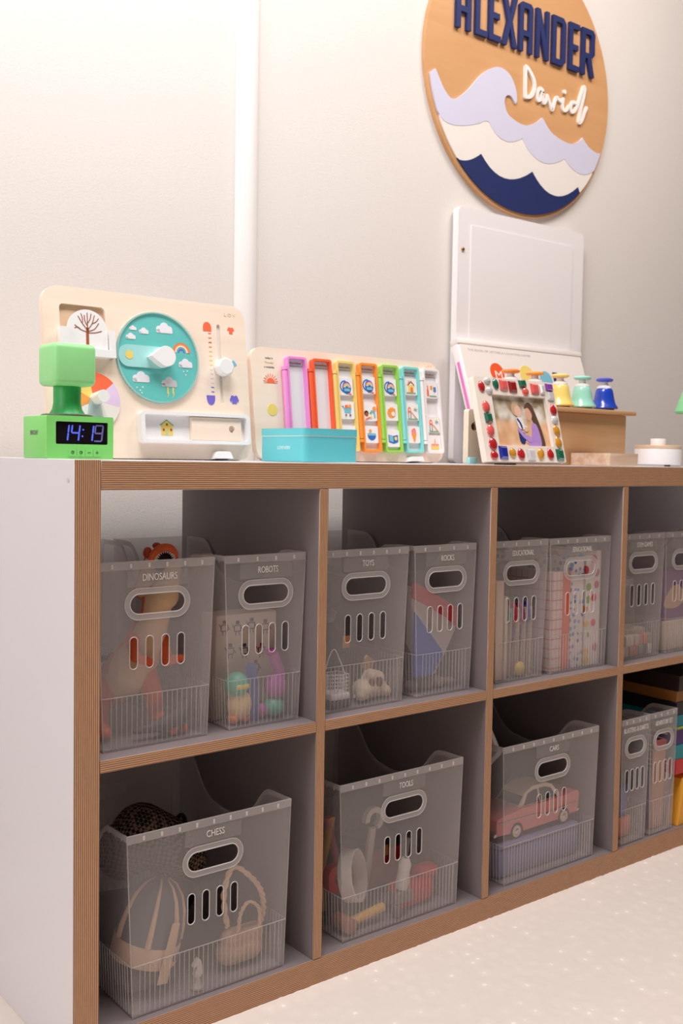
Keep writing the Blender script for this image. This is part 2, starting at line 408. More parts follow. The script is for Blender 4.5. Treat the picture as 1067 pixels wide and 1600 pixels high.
    for i in range(n+1):
        c = .01+i*sp_
        for sg in (-1, 1):
            xa = sg*(wb/2+.0001); xb = sg*(wb/2+.0012); s2 = sg*(wt-wb)/2*rh/BH
            q = [(xa, c-.0004, .004), (xb, c-.0004, .004), (xb, c+.0004, .004), (xa, c+.0004, .004)]
            q += [(x+s2, y, rh) for x, y, z in q]
            m.add(q, [(0, 1, 2, 3), (7, 6, 5, 4), (0, 4, 5, 1), (1, 5, 6, 2), (2, 6, 7, 3), (3, 7, 4, 0)])
    for sg in (-1, 1):
        xa = sg*(wb/2+(wt-wb)/2*rh/BH); m.tube([(xa, 0, rh), (xa, BD, rh)], .0006, 5)
    out['ribs'] = m.mesh('ribs')
    m = MB()
    for sx_ in (-1, 1):
        for y in (.010, BD-.010): m.cyl((sx_*(wb/2-.010), y, 0), (sx_*(wb/2-.010), y, .0016), .006, None, 12)
    out['feet'] = m.mesh('feet')
    return out
BM = {k: bin_meshes(k) for k in SIZES}
def make_bin(k, x, y, z, word, label, tw):
    b = thing('storage_bin', label, 'bin', (x, y, z), (0, 0, 0), 'translucent storage bins')
    g = BM[k]
    f = obj('front_panel', g['front_panel'], M_bin, b); obj('back_panel', g['back_panel'], M_bin, b)
    for s_ in ('side_a', 'side_b'):
        q = obj('side_panel', g[s_], M_bin, b); obj('side_lip', g['lip_'+s_], M_bin2, q)
    obj('base', g['base'], M_bin, b); obj('feet', g['feet'], M_bin2, b)['kind'] = 'stuff'
    l = obj('front_lip', g['lip'], M_bin2, b); obj('lip_clips', g['clips'], M_rim, l)['kind'] = 'stuff'
    r = obj('handle_ring', g['ring'], M_bin2, b); obj('handle_rim', g['ring_edge'], M_rim, r)
    for i in range(4): obj('slot_rim', g['slot'], M_rim, f, ((i-1.5)*SIZES[k][3], 0, 0))
    obj('ribs', g['ribs'], M_bin2, b)['kind'] = 'stuff'
    wl = min(.088, SIZES[k][1]-.008)
    lb = obj('label_strip', MB().prism(rr(-wl/2, .2095, wl/2, .231, .001, 2), -.0004, -.00002), M_lab, b)
    if word: obj('lettering', text(word, 0.003 if k != 'V' else 0, .2215, tw, .0092, -.0009, -.0005), M_ink, lb)
    return b
U, LO = .390, .039
make_bin('M', .1328, .0285, U, 'DINOSAURS', 'translucent grey storage bin labelled DINOSAURS in the upper left cell', .0505)
make_bin('N', .3035, .0292, U, 'ROBOTS', 'narrow translucent storage bin labelled ROBOTS beside the dinosaur bin', .0335)
make_bin('M', .4840, .0260, U, 'TOYS', 'translucent storage bin labelled TOYS on the upper row', .0225)
make_bin('N', .6500, .0247, U, 'ROCKS', 'narrow translucent storage bin labelled ROCKS holding a blue folder', .0285)
make_bin('N', .8310, .0253, U, 'EDUCATIONAL', 'narrow translucent bin labelled EDUCATIONAL with scissors and a cream book inside', .0545)
make_bin('M', .9885, .0236, U, 'EDUCATIONAL', 'wider translucent bin labelled EDUCATIONAL full of dotted and checked notebooks', .0545)
make_bin('N', 1.183, .0280, U, 'STEM GAMES', 'narrow translucent bin labelled STEM GAMES on the upper row at right', .0500)
make_bin('N', 1.3235, .0280, U, '', 'translucent bin with a purple box inside, cut off by the right photo edge', .05)
make_bin('L', .2105, .0115, LO, 'CHESS', 'large translucent storage bin labelled CHESS in the lower left cell', .0285)
make_bin('L', .5600, .0148, LO, 'TOOLS', 'large translucent storage bin labelled TOOLS on the lower row', .0290)
make_bin('L', .9120, .0128, LO, 'CARS', 'large translucent storage bin labelled CARS with a pink car inside', .0245)
make_bin('V', 1.149, .0083, LO, 'BLASTERS & DARTS', 'very narrow translucent bin labelled BLASTERS on the lower row', .0760)
make_bin('V', 1.2405, .0090, LO, 'ADVENTURE SET', 'very narrow translucent bin at right of the blasters bin, beside the game boxes', .0560)

# ------------------------------------------------------------------ round name sign on the wall
Y1 = WALL
M_birch = wood('birch_sign', (208, 156, 106), (216, 166, 117), 0, 4, 5, .5)
M_birch_e = wood('birch_sign_edge', (190, 130, 78), (224, 168, 112), 0, 5, 6, .5)
M_navy = mat('navy_paint', (37, 48, 100), .55, .06, 30)
M_ink_side = mat('navy_print', (40, 54, 108), .5, .04, 20)
M_lil = mat('lilac_paint', (214, 212, 232), .55, .02)
M_iv = mat('ivory_paint', (240, 233, 226), .55, .02)
sg = thing('name_sign', 'round wooden name sign with lilac, ivory and navy waves on the wall', 'sign', (0, 0, 0))
cx, cz, cr = 1.2645, 1.6205, .3015
disc = obj('disc', MB().prism(circ(cx, cz, cr, None, 96), Y1-.0105, Y1-.0005), M_birch, sg)
def inside(p, r=cr-.007):
    d = Vector((p[0]-cx, p[1]-cz))
    if d.length > r: d *= r/d.length
    return (cx+d.x, cz+d.y)
def rim(a0, a1, n=26, r=cr-.007): return [(cx+r*math.cos(R(a0+(a1-a0)*i/n)), cz+r*math.sin(R(a0+(a1-a0)*i/n))) for i in range(n+1)]
top1 = spline([(.990, 1.5795), (1.0025, 1.561), (1.0184, 1.541), (1.0433, 1.5291), (1.0825, 1.5547), (1.1271, 1.6004), (1.1734, 1.6265), (1.2111, 1.622), (1.2330, 1.597), (1.2395, 1.572), (1.2355, 1.5615)], 6)[:-1] \
     + spline([(1.2350, 1.5615), (1.2200, 1.5745), (1.2060, 1.5725), (1.1995, 1.5570), (1.2145, 1.5320), (1.2645, 1.5205), (1.3035, 1.5343), (1.3258, 1.5502)], 6)[:-1] \
     + spline([(1.3258, 1.5502), (1.362, 1.522), (1.4222, 1.511), (1.4584, 1.524), (1.4690, 1.5345)], 6)[:-1] \
     + spline([(1.4690, 1.5345), (1.4930, 1.5170), (1.5250, 1.5085), (1.5365, 1.5110)], 6)
def scal(p): 
    out = []
    for a, b, c in p:
        q = (2*b[0]-.5*(a[0]+c[0]), 2*b[1]-.5*(a[1]+c[1]))
        out += [((1-k/10)**2*a[0]+2*k/10*(1-k/10)*q[0]+(k/10)**2*c[0], (1-k/10)**2*a[1]+2*k/10*(1-k/10)*q[1]+(k/10)**2*c[1]) for k in range(10)]
    return out+[p[-1][2]]
mid = scal([((1.004, 1.489), (1.045, 1.4755), (1.1250, 1.4960)), ((1.1250, 1.4960), (1.1385, 1.5030), (1.1513, 1.5044)), ((1.1513, 1.5044), (1.2000, 1.4745), (1.2592, 1.4905)), ((1.2592, 1.4905), (1.3250, 1.4510), (1.4057, 1.473)), ((1.4057, 1.473), (1.4600, 1.4490), (1.5095, 1.462))])
low = scal([((1.057, 1.408), (1.0913, 1.4109), (1.1299, 1.4318)), ((1.1299, 1.4318), (1.2050, 1.3930), (1.2961, 1.4237)), ((1.2961, 1.4237), (1.3720, 1.3830), (1.4575, 1.4173)), ((1.4575, 1.4173), (1.463, 1.408), (1.470, 1.400))])
ang = lambda p: math.degrees(math.atan2(p[1]-cz, p[0]-cx)) % 360
A = [inside(p) for p in top1]; B = [inside(p) for p in mid]; G = [inside(p) for p in low]
# lilac: between top1 and mid ; ivory: between mid and low ; navy: below low
def between(up, dn):
    aL = rim(ang(up[0]), ang(dn[0]), 10); aR = rim(ang(dn[-1]), ang(up[-1]) if ang(up[-1]) > ang(dn[-1]) else ang(up[-1])+360, 10)
    return dn+aR[1:-1]+up[::-1]+aL[1:-1]
obj('lilac_wave', MB().prism(between(A, B), Y1-.0145, Y1-.0104), M_lil, sg)
obj('ivory_wave', MB().prism(between(B, G), Y1-.0138, Y1-.0104), M_iv, sg)
obj('navy_wave', MB().prism(G+rim(ang(G[-1]), ang(G[0]), 40)[1:-1][::1], Y1-.0145, Y1-.0104), M_navy, sg)
# raised block letters
H, Wd, t, c = .1075, .0435, .0125, .0075
def gl(ch):
    if ch == 'A': return [[(0, 0), (0, H-c), (c, H), (Wd-c, H), (Wd, H-c), (Wd, 0), (Wd-t, 0), (Wd-t, .035), (t, .035), (t, 0)], [(t, .047), (Wd-t, .047), (Wd-t, H-t-.003), (Wd-t-.003, H-t), (t+.003, H-t), (t, H-t-.003)]]
    if ch == 'L': return [[(0, 0), (.036, 0), (.036, t), (t, t), (t, H), (0, H)]]
    if ch == 'E': return [[(0, 0), (.036, 0), (.036, t), (t, t), (t, .047), (.032, .047), (.032, .047+t), (t, .047+t), (t, H-t), (.036, H-t), (.036, H), (0, H)]]
    if ch == 'X': w_ = .047; return [[(0, 0), (.0135, 0), (w_/2, .041), (w_-.0135, 0), (w_, 0), (w_/2+.0072, .054), (w_, H), (w_-.0135, H), (w_/2, .067), (.0135, H), (0, H), (w_/2-.0072, .054)]]
    if ch == 'N': return [[(0, 0), (t-.001, 0), (t-.001, .064), (Wd-t, 0), (Wd, 0), (Wd, H), (Wd-t+.001, H), (Wd-t+.001, .044), (t, H), (0, H)]]
    if ch == 'D': w_ = .0465; return [[(0, 0), (w_-c*1.4, 0), (w_, c*1.4), (w_, H-c*1.4), (w_-c*1.4, H), (0, H)], [(t, t), (w_-t-.003, t), (w_-t, t+.003), (w_-t, H-t-.003), (w_-t-.003, H-t), (t, H-t)]]
    if ch == 'R': w_ = .0465; return [[(0, 0), (t, 0), (t, .040), (.021, .040), (w_-t, 0), (w_, 0), (.034, .042), (w_-c, .044), (w_, .052), (w_, H-c), (w_-c, H), (0, H)], [(t, .052), (w_-t-.002, .052), (w_-t, .055), (w_-t, H-t-.003), (w_-t-.003, H-t), (t, H-t)]]
for ch, x in zip('ALEXANDER', (1.0440, 1.1015, 1.1428, 1.1845, 1.2388, 1.2945, 1.3500, 1.4088, 1.4545)):
    obj('letter', MB().prism([[(x+a, 1.6785+b) for a, b in l] for l in gl(ch)], Y1-.0185, Y1-.0104), M_navy, sg)
M_let = mat('white_script', (244, 240, 236), .5, .02)
def script(strokes, wd=.0082):
    m = MB()
    for k, p in enumerate(strokes): m.stroke(spline(p, 7), wd, Y1-.0155-.0003*k, Y1-.0104+.0001*k)
    return m
obj('script_letter', script([[(1.2650, 1.6500), (1.2655, 1.6300), (1.2660, 1.6050), (1.2670, 1.5850)], [(1.2650, 1.6500), (1.2760, 1.6450), (1.2930, 1.6270), (1.2960, 1.6080), (1.2850, 1.5890), (1.2670, 1.5835)]]), M_let, sg)
obj('script_letter', script([[(1.3240, 1.6110), (1.3140, 1.6130), (1.3065, 1.6000), (1.3080, 1.5860), (1.3180, 1.5900), (1.3250, 1.6080), (1.3250, 1.5950), (1.3270, 1.5840), (1.3350, 1.5880), (1.3400, 1.6010)]], .0075), M_let, sg)
obj('script_letter', script([[(1.3400, 1.6030), (1.3470, 1.5920), (1.3560, 1.5780), (1.3600, 1.5760), (1.3660, 1.5930), (1.3730, 1.6060), (1.3800, 1.6030), (1.3930, 1.6000)]], .0075), M_let, sg)
obj('script_letter', script([[(1.3960, 1.6070), (1.3940, 1.5920), (1.3990, 1.5830), (1.4080, 1.5850), (1.4180, 1.5960)]], .0075).prism(circ(1.4005, 1.6250, .0048, None, 14), Y1-.0155, Y1-.0104), M_let, sg)
obj('script_letter', script([[(1.4400, 1.6080), (1.4300, 1.6080), (1.4230, 1.5950), (1.4270, 1.5850), (1.4380, 1.5900), (1.4490, 1.6080), (1.4600, 1.6340), (1.4680, 1.6510), (1.4730, 1.6480), (1.4690, 1.6280), (1.4600, 1.5980), (1.4540, 1.5720), (1.4570, 1.5660), (1.4650, 1.5740), (1.4740, 1.5930), (1.4810, 1.6060)]], .0075), M_let, sg)

# ------------------------------------------------------------------ weather board
M_bw = wood('birch_toy', (247, 224, 203), (252, 233, 216), 0, 4, 10, .5)
M_bwe = wood('birch_toy_dark', (224, 190, 158), (234, 204, 174), 0, 4, 10, .5)
M_pl = mat('white_plastic', (246, 243, 243), .3, .01, 10, .5)
M_teal = mat('teal_disc', (108, 200, 194), .3, .05, 25, .5)
M_teal2 = mat('pale_teal', (168, 224, 222), .3, .03, 25, .5)
M_cloud = mat('cloud_white', (240, 236, 242), .5, .01)
M_red = mat('coral_print', (250, 112, 74), .5, .03)
M_pur = mat('violet_print', (122, 108, 206), .5, .03)
M_yel = mat('yellow_print', (242, 214, 116), .5, .03)
M_or = mat('orange_print', (247, 160, 74), .5, .03)
M_blue = mat('blue_print', (52, 110, 190), .5, .03)
M_sky = mat('light_blue_print', (128, 190, 214), .5, .03)
M_brn = mat('brown_print', (166, 92, 62), .5, .03)
M_pink = mat('pink_print', (240, 148, 150), .5, .03)
M_grey = mat('grey_print', (120, 112, 112), .6, .03)
M_lilac = mat('lilac_print', (232, 206, 236), .5, .02)
M_grn = mat('green_print', (110, 180, 130), .5, .03)
M_brown2 = mat('tan_brand_print', (222, 190, 150), .6, .03)
TILT = (-R(7.3), 0, 0); PZ = TOP+.001
wb_ = thing('weather_board', 'birch toy weather board with a teal dial and a house slider', 'toy', (0, .22, PZ), TILT)
x0, x1, h = .0660, .4050, .2470
def pr_(loops, d=.0005, z=0.0): return MB().prism(loops, -z-d, -z)
obj('board', MB().prism([rr(x0, .0, x1, h, .024, 8), rr(.0905, .160, .1605, .2215, .006, 5), rr(.3515, .088, .3575, .215, .0029, 4)], .0, .012), M_bw, wb_)
obj('recess_floor', MB().prism(rr(.0885, .158, .1625, .2235, .006, 4), .0052, .0118), M_bwe, wb_)
obj('slot_floor', MB().prism(rr(.3505, .087, .3585, .216, .002, 4), .0032, .0118), mat('slot_white', (240, 236, 230), .5), wb_)
for xx in (.1100, .3425):
    ft = obj('foot', MB().prism([(xx-.016, 0), (xx+.016, 0), (xx+.0125, .0085), (xx+.0105, .0110), (xx-.0105, .0110), (xx-.0125, .0085)], -.016, .020), M_pl, wb_)
# tree card in its white holder
cd = obj('tree_card', pr_([(.0985, .1545), (.1595, .1545), (.1595, .184)]+circ(.1290, .184, .0305, .030, 20, 0, 180)[1:-1]+[(.0985, .184)], .004, .0040), M_pl, wb_)
m = MB(); T = .0022
br = [[(.1275, .160), (.1280, .176), (.1284, .186)], [(.1284, .183), (.1288, .196), (.1290, .209)], [(.1284, .184), (.1210, .193), (.1150, .203)], [(.1284, .184), (.1360, .194), (.1400, .206)], [(.1280, .181), (.1180, .184), (.1095, .190)], [(.1284, .182), (.1390, .186), (.1460, .195)], [(.1284, .180), (.1400, .181), (.1500, .184)], [(.1210, .193), (.1215, .200), (.1195, .207)], [(.1360, .194), (.1420, .197), (.1460, .202)], [(.1287, .194), (.1330, .200), (.1350, .208)], [(.1286, .190), (.1250, .197), (.1245, .205)], [(.1180, .184), (.1140, .187), (.1090, .186)]]
for i, p in enumerate(br): m.stroke(spline(p, 3), (.0042 if i == 0 else .0011), T, T-.0004)
obj('tree_print', m.xf(Matrix.Translation((0, -.0103, 0))), M_brn, cd)
ho = MB().prism([(.0860, .1450), (.1690, .1450), (.1690, .1850), (.1610, .1850), (.1610, .1560), (.0960, .1560), (.0960, .1850), (.0860, .1850)], -.014, -.0092)
ho.rbox(.0860, -.0095, .1450, .0960, .004, .1850, .001); ho.rbox(.1610, -.0095, .1450, .1690, .004, .1850, .001); ho.rbox(.0860, -.0095, .1450, .1690, .004, .1530, .001)
obj('card_holder', ho, M_pl, wb_)
# dial with its rim, arm, pointer and printed weather
wc = (.2435, .1530); wr = .0695
ring = obj('dial_rim', MB().prism([circ(*wc, wr, None, 64), circ(*wc, wr-.0022, None, 64)], -.0052, .0), frosted('clear_rim', (190, 226, 222), .55, .2), wb_)
dial = obj('dial', MB().prism(circ(*wc, wr-.0018, None, 64), -.0022, .0), M_teal, wb_)
def cloud(cx, cz, s, y=-.0022):
    m = MB(); d = .0005
    for i, (dx, dz, r) in enumerate(((-.55, 0, .42), (.0, .22, .58), (.52, .02, .44), (-.2, -.05, .4), (.25, -.02, .42))):
        m.prism(circ(cx+dx*s, cz+dz*s, r*s*.8, None, 14), y-d-.00006*i, y+.0002)
    m.prism(rr(cx-.88*s, cz-.36*s, cx+.88*s, cz-.02*s, .16*s, 3), y-d, y); return m
for q in ((.2035, .1945, .0068), (.2215, .1912, .0090), (.1995, .1815, .0090), (.2565, .1975, .0158), (.2900, .1460, .0135), (.2130, .1200, .0158)): obj('cloud_print', cloud(*q), M_cloud, dial)
obj('storm_cloud_print', cloud(.2600, .1150, .0150), mat('cloud_grey', (206, 204, 206), .5), dial)
for q in (.2560, .2650): obj('lightning_print', pr_([(q, .109), (q+.0028, .109), (q+.0018, .1015), (q+.0032, .1015), (q+.0002, .0925), (q+.0008, .0995), (q-.0006, .0995)], .0005, .0022), M_yel, dial)
for k, (co, ri) in enumerate(((M_red, .0150), (M_or, .0129), (M_iv, .0108), (M_pur, .0062))): obj('rainbow_band', pr_(arc(.2840, .1640, ri, ri-.0021, 0, 180, 14), .0005, .0022), co, dial)
for q in ((.2860, .1350), (.2895, .1300), (.2925, .1360), (.2055, .1060), (.2105, .1020), (.2150, .1070), (.2130, .0985)): obj('snow_print', pr_(circ(*q, .0012, None, 8), .0004, .0022), M_cloud, dial)
arm = obj('dial_arm', MB().prism(rr(.1770, .1365, .2600, .1695, .0164, 8), -.0045, -.0022), M_teal2, wb_)
obj('sun_print', pr_(circ(.1945, .1540, .0065, None, 18), .0004, .0045), M_yel, arm)
drop = circ(.2490, .1530, .0155, None, 24, -130, 130)+[(.2230, .1522)]
dm = MB().prism(drop, -.0190, -.0045)
kn = obj('pointer_knob', dm, M_pl, wb_); bv = kn.modifiers.new('Bevel', 'BEVEL'); bv.width = .003; bv.segments = 3; bv.limit_method = 'ANGLE'
# thermometer
obj('thermometer_top_print', pr_([(.3262, .2025)]+[(.3412, .2025)]+circ(.3337, .2080, .0075, .0090, 14, 0, 180)), M_red, wb_)
for i in range(14):
    q = i/13; cc = (M_red, M_red, M_brn, M_or, M_yel, M_yel, M_yel, M_yel, M_iv, M_lilac, M_lilac, M_lilac, M_pur, M_pur)[i]
    obj('tick_print', pr_(rr(.3350, .1985-.0925*q, .3405, .1998-.0925*q, .0004, 2), .0004), cc, wb_)
obj('thermometer_base_print', pr_([(.3412, .1008), (.3258, .1008)]+circ(.3335, .0960, .0074, .0105, 14, 180, 360)), M_pur, wb_)
def tee(cx, cz, s, sl=.5): return [(cx-.5*s, cz-.8*s), (cx+.5*s, cz-.8*s), (cx+.5*s, cz+.05*s), (cx+.72*s, cz-.15*s*sl*4), (cx+1.0*s, cz+.05*s*(1-sl*3)), (cx+.62*s, cz+.75*s), (cx+.25*s, cz+.8*s), (cx, cz+.6*s), (cx-.25*s, cz+.8*s), (cx-.62*s, cz+.75*s), (cx-1.0*s, cz+.05*s*(1-sl*3)), (cx-.72*s, cz-.15*s*sl*4), (cx-.5*s, cz+.05*s)]
obj('tee_print', pr_(tee(.3772, .2070, .0066, .1)), M_red, wb_)
obj('sweater_print', pr_(tee(.3765, .0960, .0085, 1.0)), M_pur, wb_)
obj('flag_print', pr_([(.3715, .1500), (.3760, .1470), (.3850, .1520), (.3800, .1590), (.3730, .1580)]), M_sky, wb_)
sk = obj('slider_knob', MB().cyl((.3560, -.016, .1455), (.3560, 0, .1455), .0148, None, 8), M_pl, wb_); bv = sk.modifiers.new('Bevel', 'BEVEL'); bv.width = .002; bv.segments = 2
# slider tray with house picture
tr = MB().prism([rr(.2035, .0225, .3945, .0700, .006, 5), rr(.2100, .0275, .3885, .0650, .0035, 4)], -.014, .0)
tray = obj('slider_tray', tr, M_pl, wb_)
obj('tray_floor', MB().prism(rr(.2095, .0270, .3890, .0655, .0035, 3), -.0030, .0), M_pl, tray)
blk = obj('slide_block', MB().prism([rr(.2905, .0285, .3800, .0640, .0012, 3), circ(.3625, .0470, .0056, None, 18)], -.0100, -.0035), M_bw, wb_)
obj('house_print', pr_([(.2415, .0355), (.2610, .0355), (.2610, .0510), (.2512, .0580), (.2415, .0510)], .0005, .0030), M_yel, tray)
for q in ((.2498, .0500), (.2440, .0420), (.2565, .0420)): obj('window_print', pr_(rr(q[0], q[1], q[0]+.0030, q[1]+.0035, .0003, 1), .0003, .0035), M_brn, tray)
obj('door_print', pr_(rr(.2490, .0357, .2530, .0440, .001, 2), .0003, .0035), mat('sage_print', (200, 208, 170), .5), tray)
obj('roof_print', MB().stroke([(.2405, .0505), (.2512, .0585), (.2620, .0505)], .0014, -.0036, -.0031), M_grn, tray)
# season spinner
spn = (.1350, .0830)
spw = obj('spinner_disc', MB().prism(circ(*spn, .0420, None, 48), -.0030, 0), M_pl, wb_)
for a0, a1, co in ((40, 100, M_red), (-12, 40, M_lilac), (100, 150, M_yel), (150, 205, M_or), (-70, -12, M_iv)):
    obj('spinner_sector_print', pr_([spn]+circ(*spn, .0415, None, 14, a0, a1), .0004, .0030), co, spw)
obj('spinner_arm', MB().prism([(.128, .086), (.142, .086), (.148, .050), (.122, .050)], -.008, -.0034), frosted('spinner_clear', (206, 228, 228), .5, .2), wb_)
obj('spinner_knob', MB().cyl((.1380, -.030, .0855), (.1380, -.003, .0855), .0090, None, 22), M_pl, wb_)
obj('brand_lettering', text('L O V', .3770, .2318, .0210, .0050, -.0004, 0), M_brown2, wb_)

# ------------------------------------------------------------------ weekly planner board
wk = thing('week_planner', 'birch week planner board with seven coloured day frames', 'toy', (0, .22, PZ), TILT)
obj('board', MB().prism(rr(.4130, .0, .8290, .1860, .022, 8), .0, .012), M_bw, wk)
for xx in (.455, .7500): obj('foot', MB().prism([(xx-.016, 0), (xx+.016, 0), (xx+.0125, .0085), (xx-.0125, .0085)], -.016, .020), M_pl, wk)
obj('sunrise_print', pr_([(.4350, .1270), (.4625, .1270)]+circ(.4488, .1275, .0080, None, 14, 0, 180)), M_red, wk)
m = MB()
for i in range(9):
    a = R(10+20*i); m.stroke([(.4488+.0095*math.cos(a), .1280+.0095*math.sin(a)), (.4488+.0140*math.cos(a), .1280+.0140*math.sin(a))], .0010, -.0005, 0)
o = obj('sun_rays_print', m, M_red, wk); o['kind'] = 'stuff'
obj('sun_print', pr_(circ(.4490, .0830, .0098, None, 22)), M_yel, wk)
for i, (s_, w_) in enumerate((('today is', .0150), ('Thursday', .0180), ('a weekday', .0200))):
    obj('lettering', text(s_, .4478, .1680-.0075*i, w_, .0040, -.0004, 0), M_grey if i != 1 else M_brown2, wk)
obj('brand_lettering', text('L O V', .8060, .1785, .0150, .0042, -.0004, 0), M_brown2, wk)
DAYS = [(.4775, 'Monday', (247, 150, 216), 'pink'), (.5300, 'Tuesday', (252, 100, 58), 'red'), (.5810, 'Wednesday', (246, 214, 126), 'yellow'), (.6318, 'Thursday', (250, 152, 60), 'orange'), (.6815, 'Friday', (160, 218, 88), 'green'), (.7316, 'Saturday', (140, 224, 222), 'turquoise'), (.7825, 'Sunday', (247, 243, 243), 'white')]
FZ0, FZ1, FW = .0162, .1722, .0405
for x, d, col, cn in DAYS:
    mm = mat('frame_'+cn, col, .35, .03, 20, .5)
    fr = obj('day_frame', MB().prism([rr(x, FZ0, x+FW, FZ1, .005, 4), rr(x+.0036, FZ0+.0036, x+FW-.0036, FZ1-.0036, .003, 3)], -.0100, 0), mm, wk)
    obj('frame_back', MB().prism(rr(x+.003, FZ0+.003, x+FW-.003, FZ1-.003, .003, 3), -.0018, 0), mat('frame_card', (236, 232, 234), .45, .01), fr)
    obj('day_lettering', text(d, x+FW/2, .1625, .0045*len(d) if len(d) < 8 else .030, .0042, -.0022, -.0018), mat('day_ink_'+cn, tuple(int(v*.62) for v in col), .6), fr)
    obj('rule_print', pr_(rr(x+.0045, .1572, x+FW-.0045, .1577, .0002, 1), .0003, .0018), M_grey, fr)
    hm = MB().cyl((x-.0040, -.0068, .0390), (x-.0040, -.0068, .1480), .0048, None, 14)
    hg = obj('hinge_rod', hm, mm, fr)
    for z0, z1 in ((.1490, .1545), (.0325, .0380)): obj('hinge_cap', MB().cyl((x-.0040, -.0068, z0), (x-.0040, -.0068, z1), .0054, None, 14), mm, hg)
# little picture magnets set into the frames (each can be taken out)
def tile(cx, cz, label, icon):
    t_ = thing('picture_magnet', label, 'magnet', (cx, 0, 0), (0, 0, 0), 'picture magnets on the week planner')
    t_.matrix_world = Matrix.Translation((0, .22, PZ)) @ Matrix.Rotation(TILT[0], 4, 'X') @ Matrix.Translation((cx, -.0018, cz))
    obj('tile', MB().prism(rr(-.0152, -.0150, .0152, .0150, .0022, 3), -.0052, -.0002), M_pl, t_)
    for i, (nm, lp, co) in enumerate(icon): obj(nm, pr_(lp, .0004+.00015*i, .0052), co, t_)
    return t_
def bag(): return [('backpack_print', circ(.001, -.002, .0095, .0110, 22), M_blue), ('strap_print', arc(-.003, .000, .0105, .0085, 80, 260, 12), M_blue)]+[('rainbow_print', [(p, q) for p, q in arc(.0015, -.002, r, r-.0021, 0, 180, 12)], k) for r, k in ((.0085, M_pink), (.0064, M_yel), (.0043, M_sky))]+[('zip_print', rr(-.005, -.0085, .007, -.0035, .001, 2), M_sky), ('toggle_print', [(.004, -.0120), (.011, -.0140), (.010, -.0125), (.006, -.0105)], M_red)]
def bag2():
    L = bag(); return L[:1]+L[1:2]+[(n, p, k) for n, p, k in L[2:]]
cart = [('basket_print', [(-.0085, .0040), (.0085, .0040), (.0070, -.0050), (-.0065, -.0050)], M_sky), ('handle_print', [(-.0120, .0070), (-.0095, .0070), (-.0080, .0040), (-.0090, .0035), (-.0105, .0060), (-.0120, .0060)], M_blue), ('carrot_print', [(-.001, .0040), (.003, .0040), (.001, .0110)], M_or), ('apple_print', circ(-.003, .0065, .0028, None, 12), M_red), ('bread_print', rr(.0035, .0035, .0075, .0105, .002, 3), M_or), ('wheel_print', circ(-.004, -.0085, .0018, None, 10), M_grey), ('wheel_print', circ(.005, -.0085, .0018, None, 10), M_grey)]
tub = [('water_print', [(-.0095, .0005), (.0095, .0005)]+circ(0, -.0010, .0095, .0095, 16, 0, -180)[1:-1], M_blue), ('foam_print', rr(-.0095, -.0020, .0095, .0020, .001, 2), M_sky), ('duck_print', circ(-.0030, .0060, .0030, None, 12), M_or)]
kids = [('hair_print', circ(-.0090, -.0020, .0048, None, 14), mat('dark_hair_print', (58, 38, 34), .6)), ('face_print', circ(-.0085, -.0040, .0036, None, 14), M_brn), ('child_print', circ(.0095, .0065, .0042, None, 14), M_or), ('arm_print', [(-.012, -.012), (-.002, -.008), (-.001, -.010), (-.011, -.0142)], M_red), ('leg_print', [(.002, .004), (.010, .001), (.011, -.009), (.008, -.009), (.007, -.001), (.002, .002)], M_sky), ('toy_print', circ(.001, -.0085, .0022, None, 10), M_yel), ('plant_print', [(-.002, -.001), (.001, .002), (.002, -.003)], M_grn)]
mitt = [('glove_print', circ(-.0005, -.0020, .0095, .0085, 20), M_or)]+[('finger_print', rr(x-.0020, .000, x+.0020, t_, .0019, 3), M_or) for x, t_ in ((-.0065, .0060), (-.0022, .0085), (.0022, .0088), (.0064, .0070))]+[('ball_print', circ(.0030, -.0030, .0042, None, 16), M_iv)]
book = [('cover_print', [(-.0110, -.0065), (0, -.0095), (.0110, -.0065), (.0110, .0065), (0, .0045), (-.0110, .0065)], M_blue), ('page_print', [(-.0095, -.0045), (-.0005, -.0070), (-.0005, .0040), (-.0095, .0058)], M_sky), ('sun_print', circ(.0055, .0000, .0034, None, 14), M_yel)]
house = [('wall_print', rr(-.0062, -.0105, .0070, .0035, .0005, 1), M_yel), ('roof_print', [(-.0085, .0030), (.0005, .0110), (.0095, .0030), (.0080, .0020), (.0005, .0085), (-.0070, .0020)], M_brn), ('door_print', rr(-.0010, -.0105, .0040, -.0010, .002, 3), M_red), ('grass_print', rr(-.0110, -.0120, .0110, -.0105, .0004, 1), M_grn), ('chimney_print', rr(-.0058, .0075, -.0040, .0110, .0003, 1), M_or)]
slide = [('tower_print', [(-.0105, -.0005), (-.0035, -.0005), (-.0035, .0060), (-.0070, .0100), (-.0105, .0060)], M_red), ('opening_print', circ(-.0070, .0040, .0020, None, 12), M_iv), ('leg_print', rr(-.0100, -.0115, -.0092, -.0005, .0003, 1), M_grey), ('leg_print', rr(-.0048, -.0115, -.0040, -.0005, .0003, 1), M_grey), ('slide_print', [(-.0035, .0005), (-.0025, .0005), (.0100, -.0115), (.0085, -.0115)], M_or), ('ground_print', rr(-.0115, -.0128, .0120, -.0116, .0004, 1), M_grn), ('sun_print', circ(.0065, .0080, .0020, None, 12), M_yel), ('cloud_print', rr(.0040, .0045, .0110, .0065, .0009, 3), M_sky)]
cone = [('scoop_print', circ(.0, .0055, .0058, None, 18), M_pink), ('wafer_print', [(-.0060, .0025), (.0060, .0025), (.0020, -.0125), (-.0005, -.0125)], M_or), ('cherry_print', circ(.002, .0105, .0015, None, 10), M_red)]
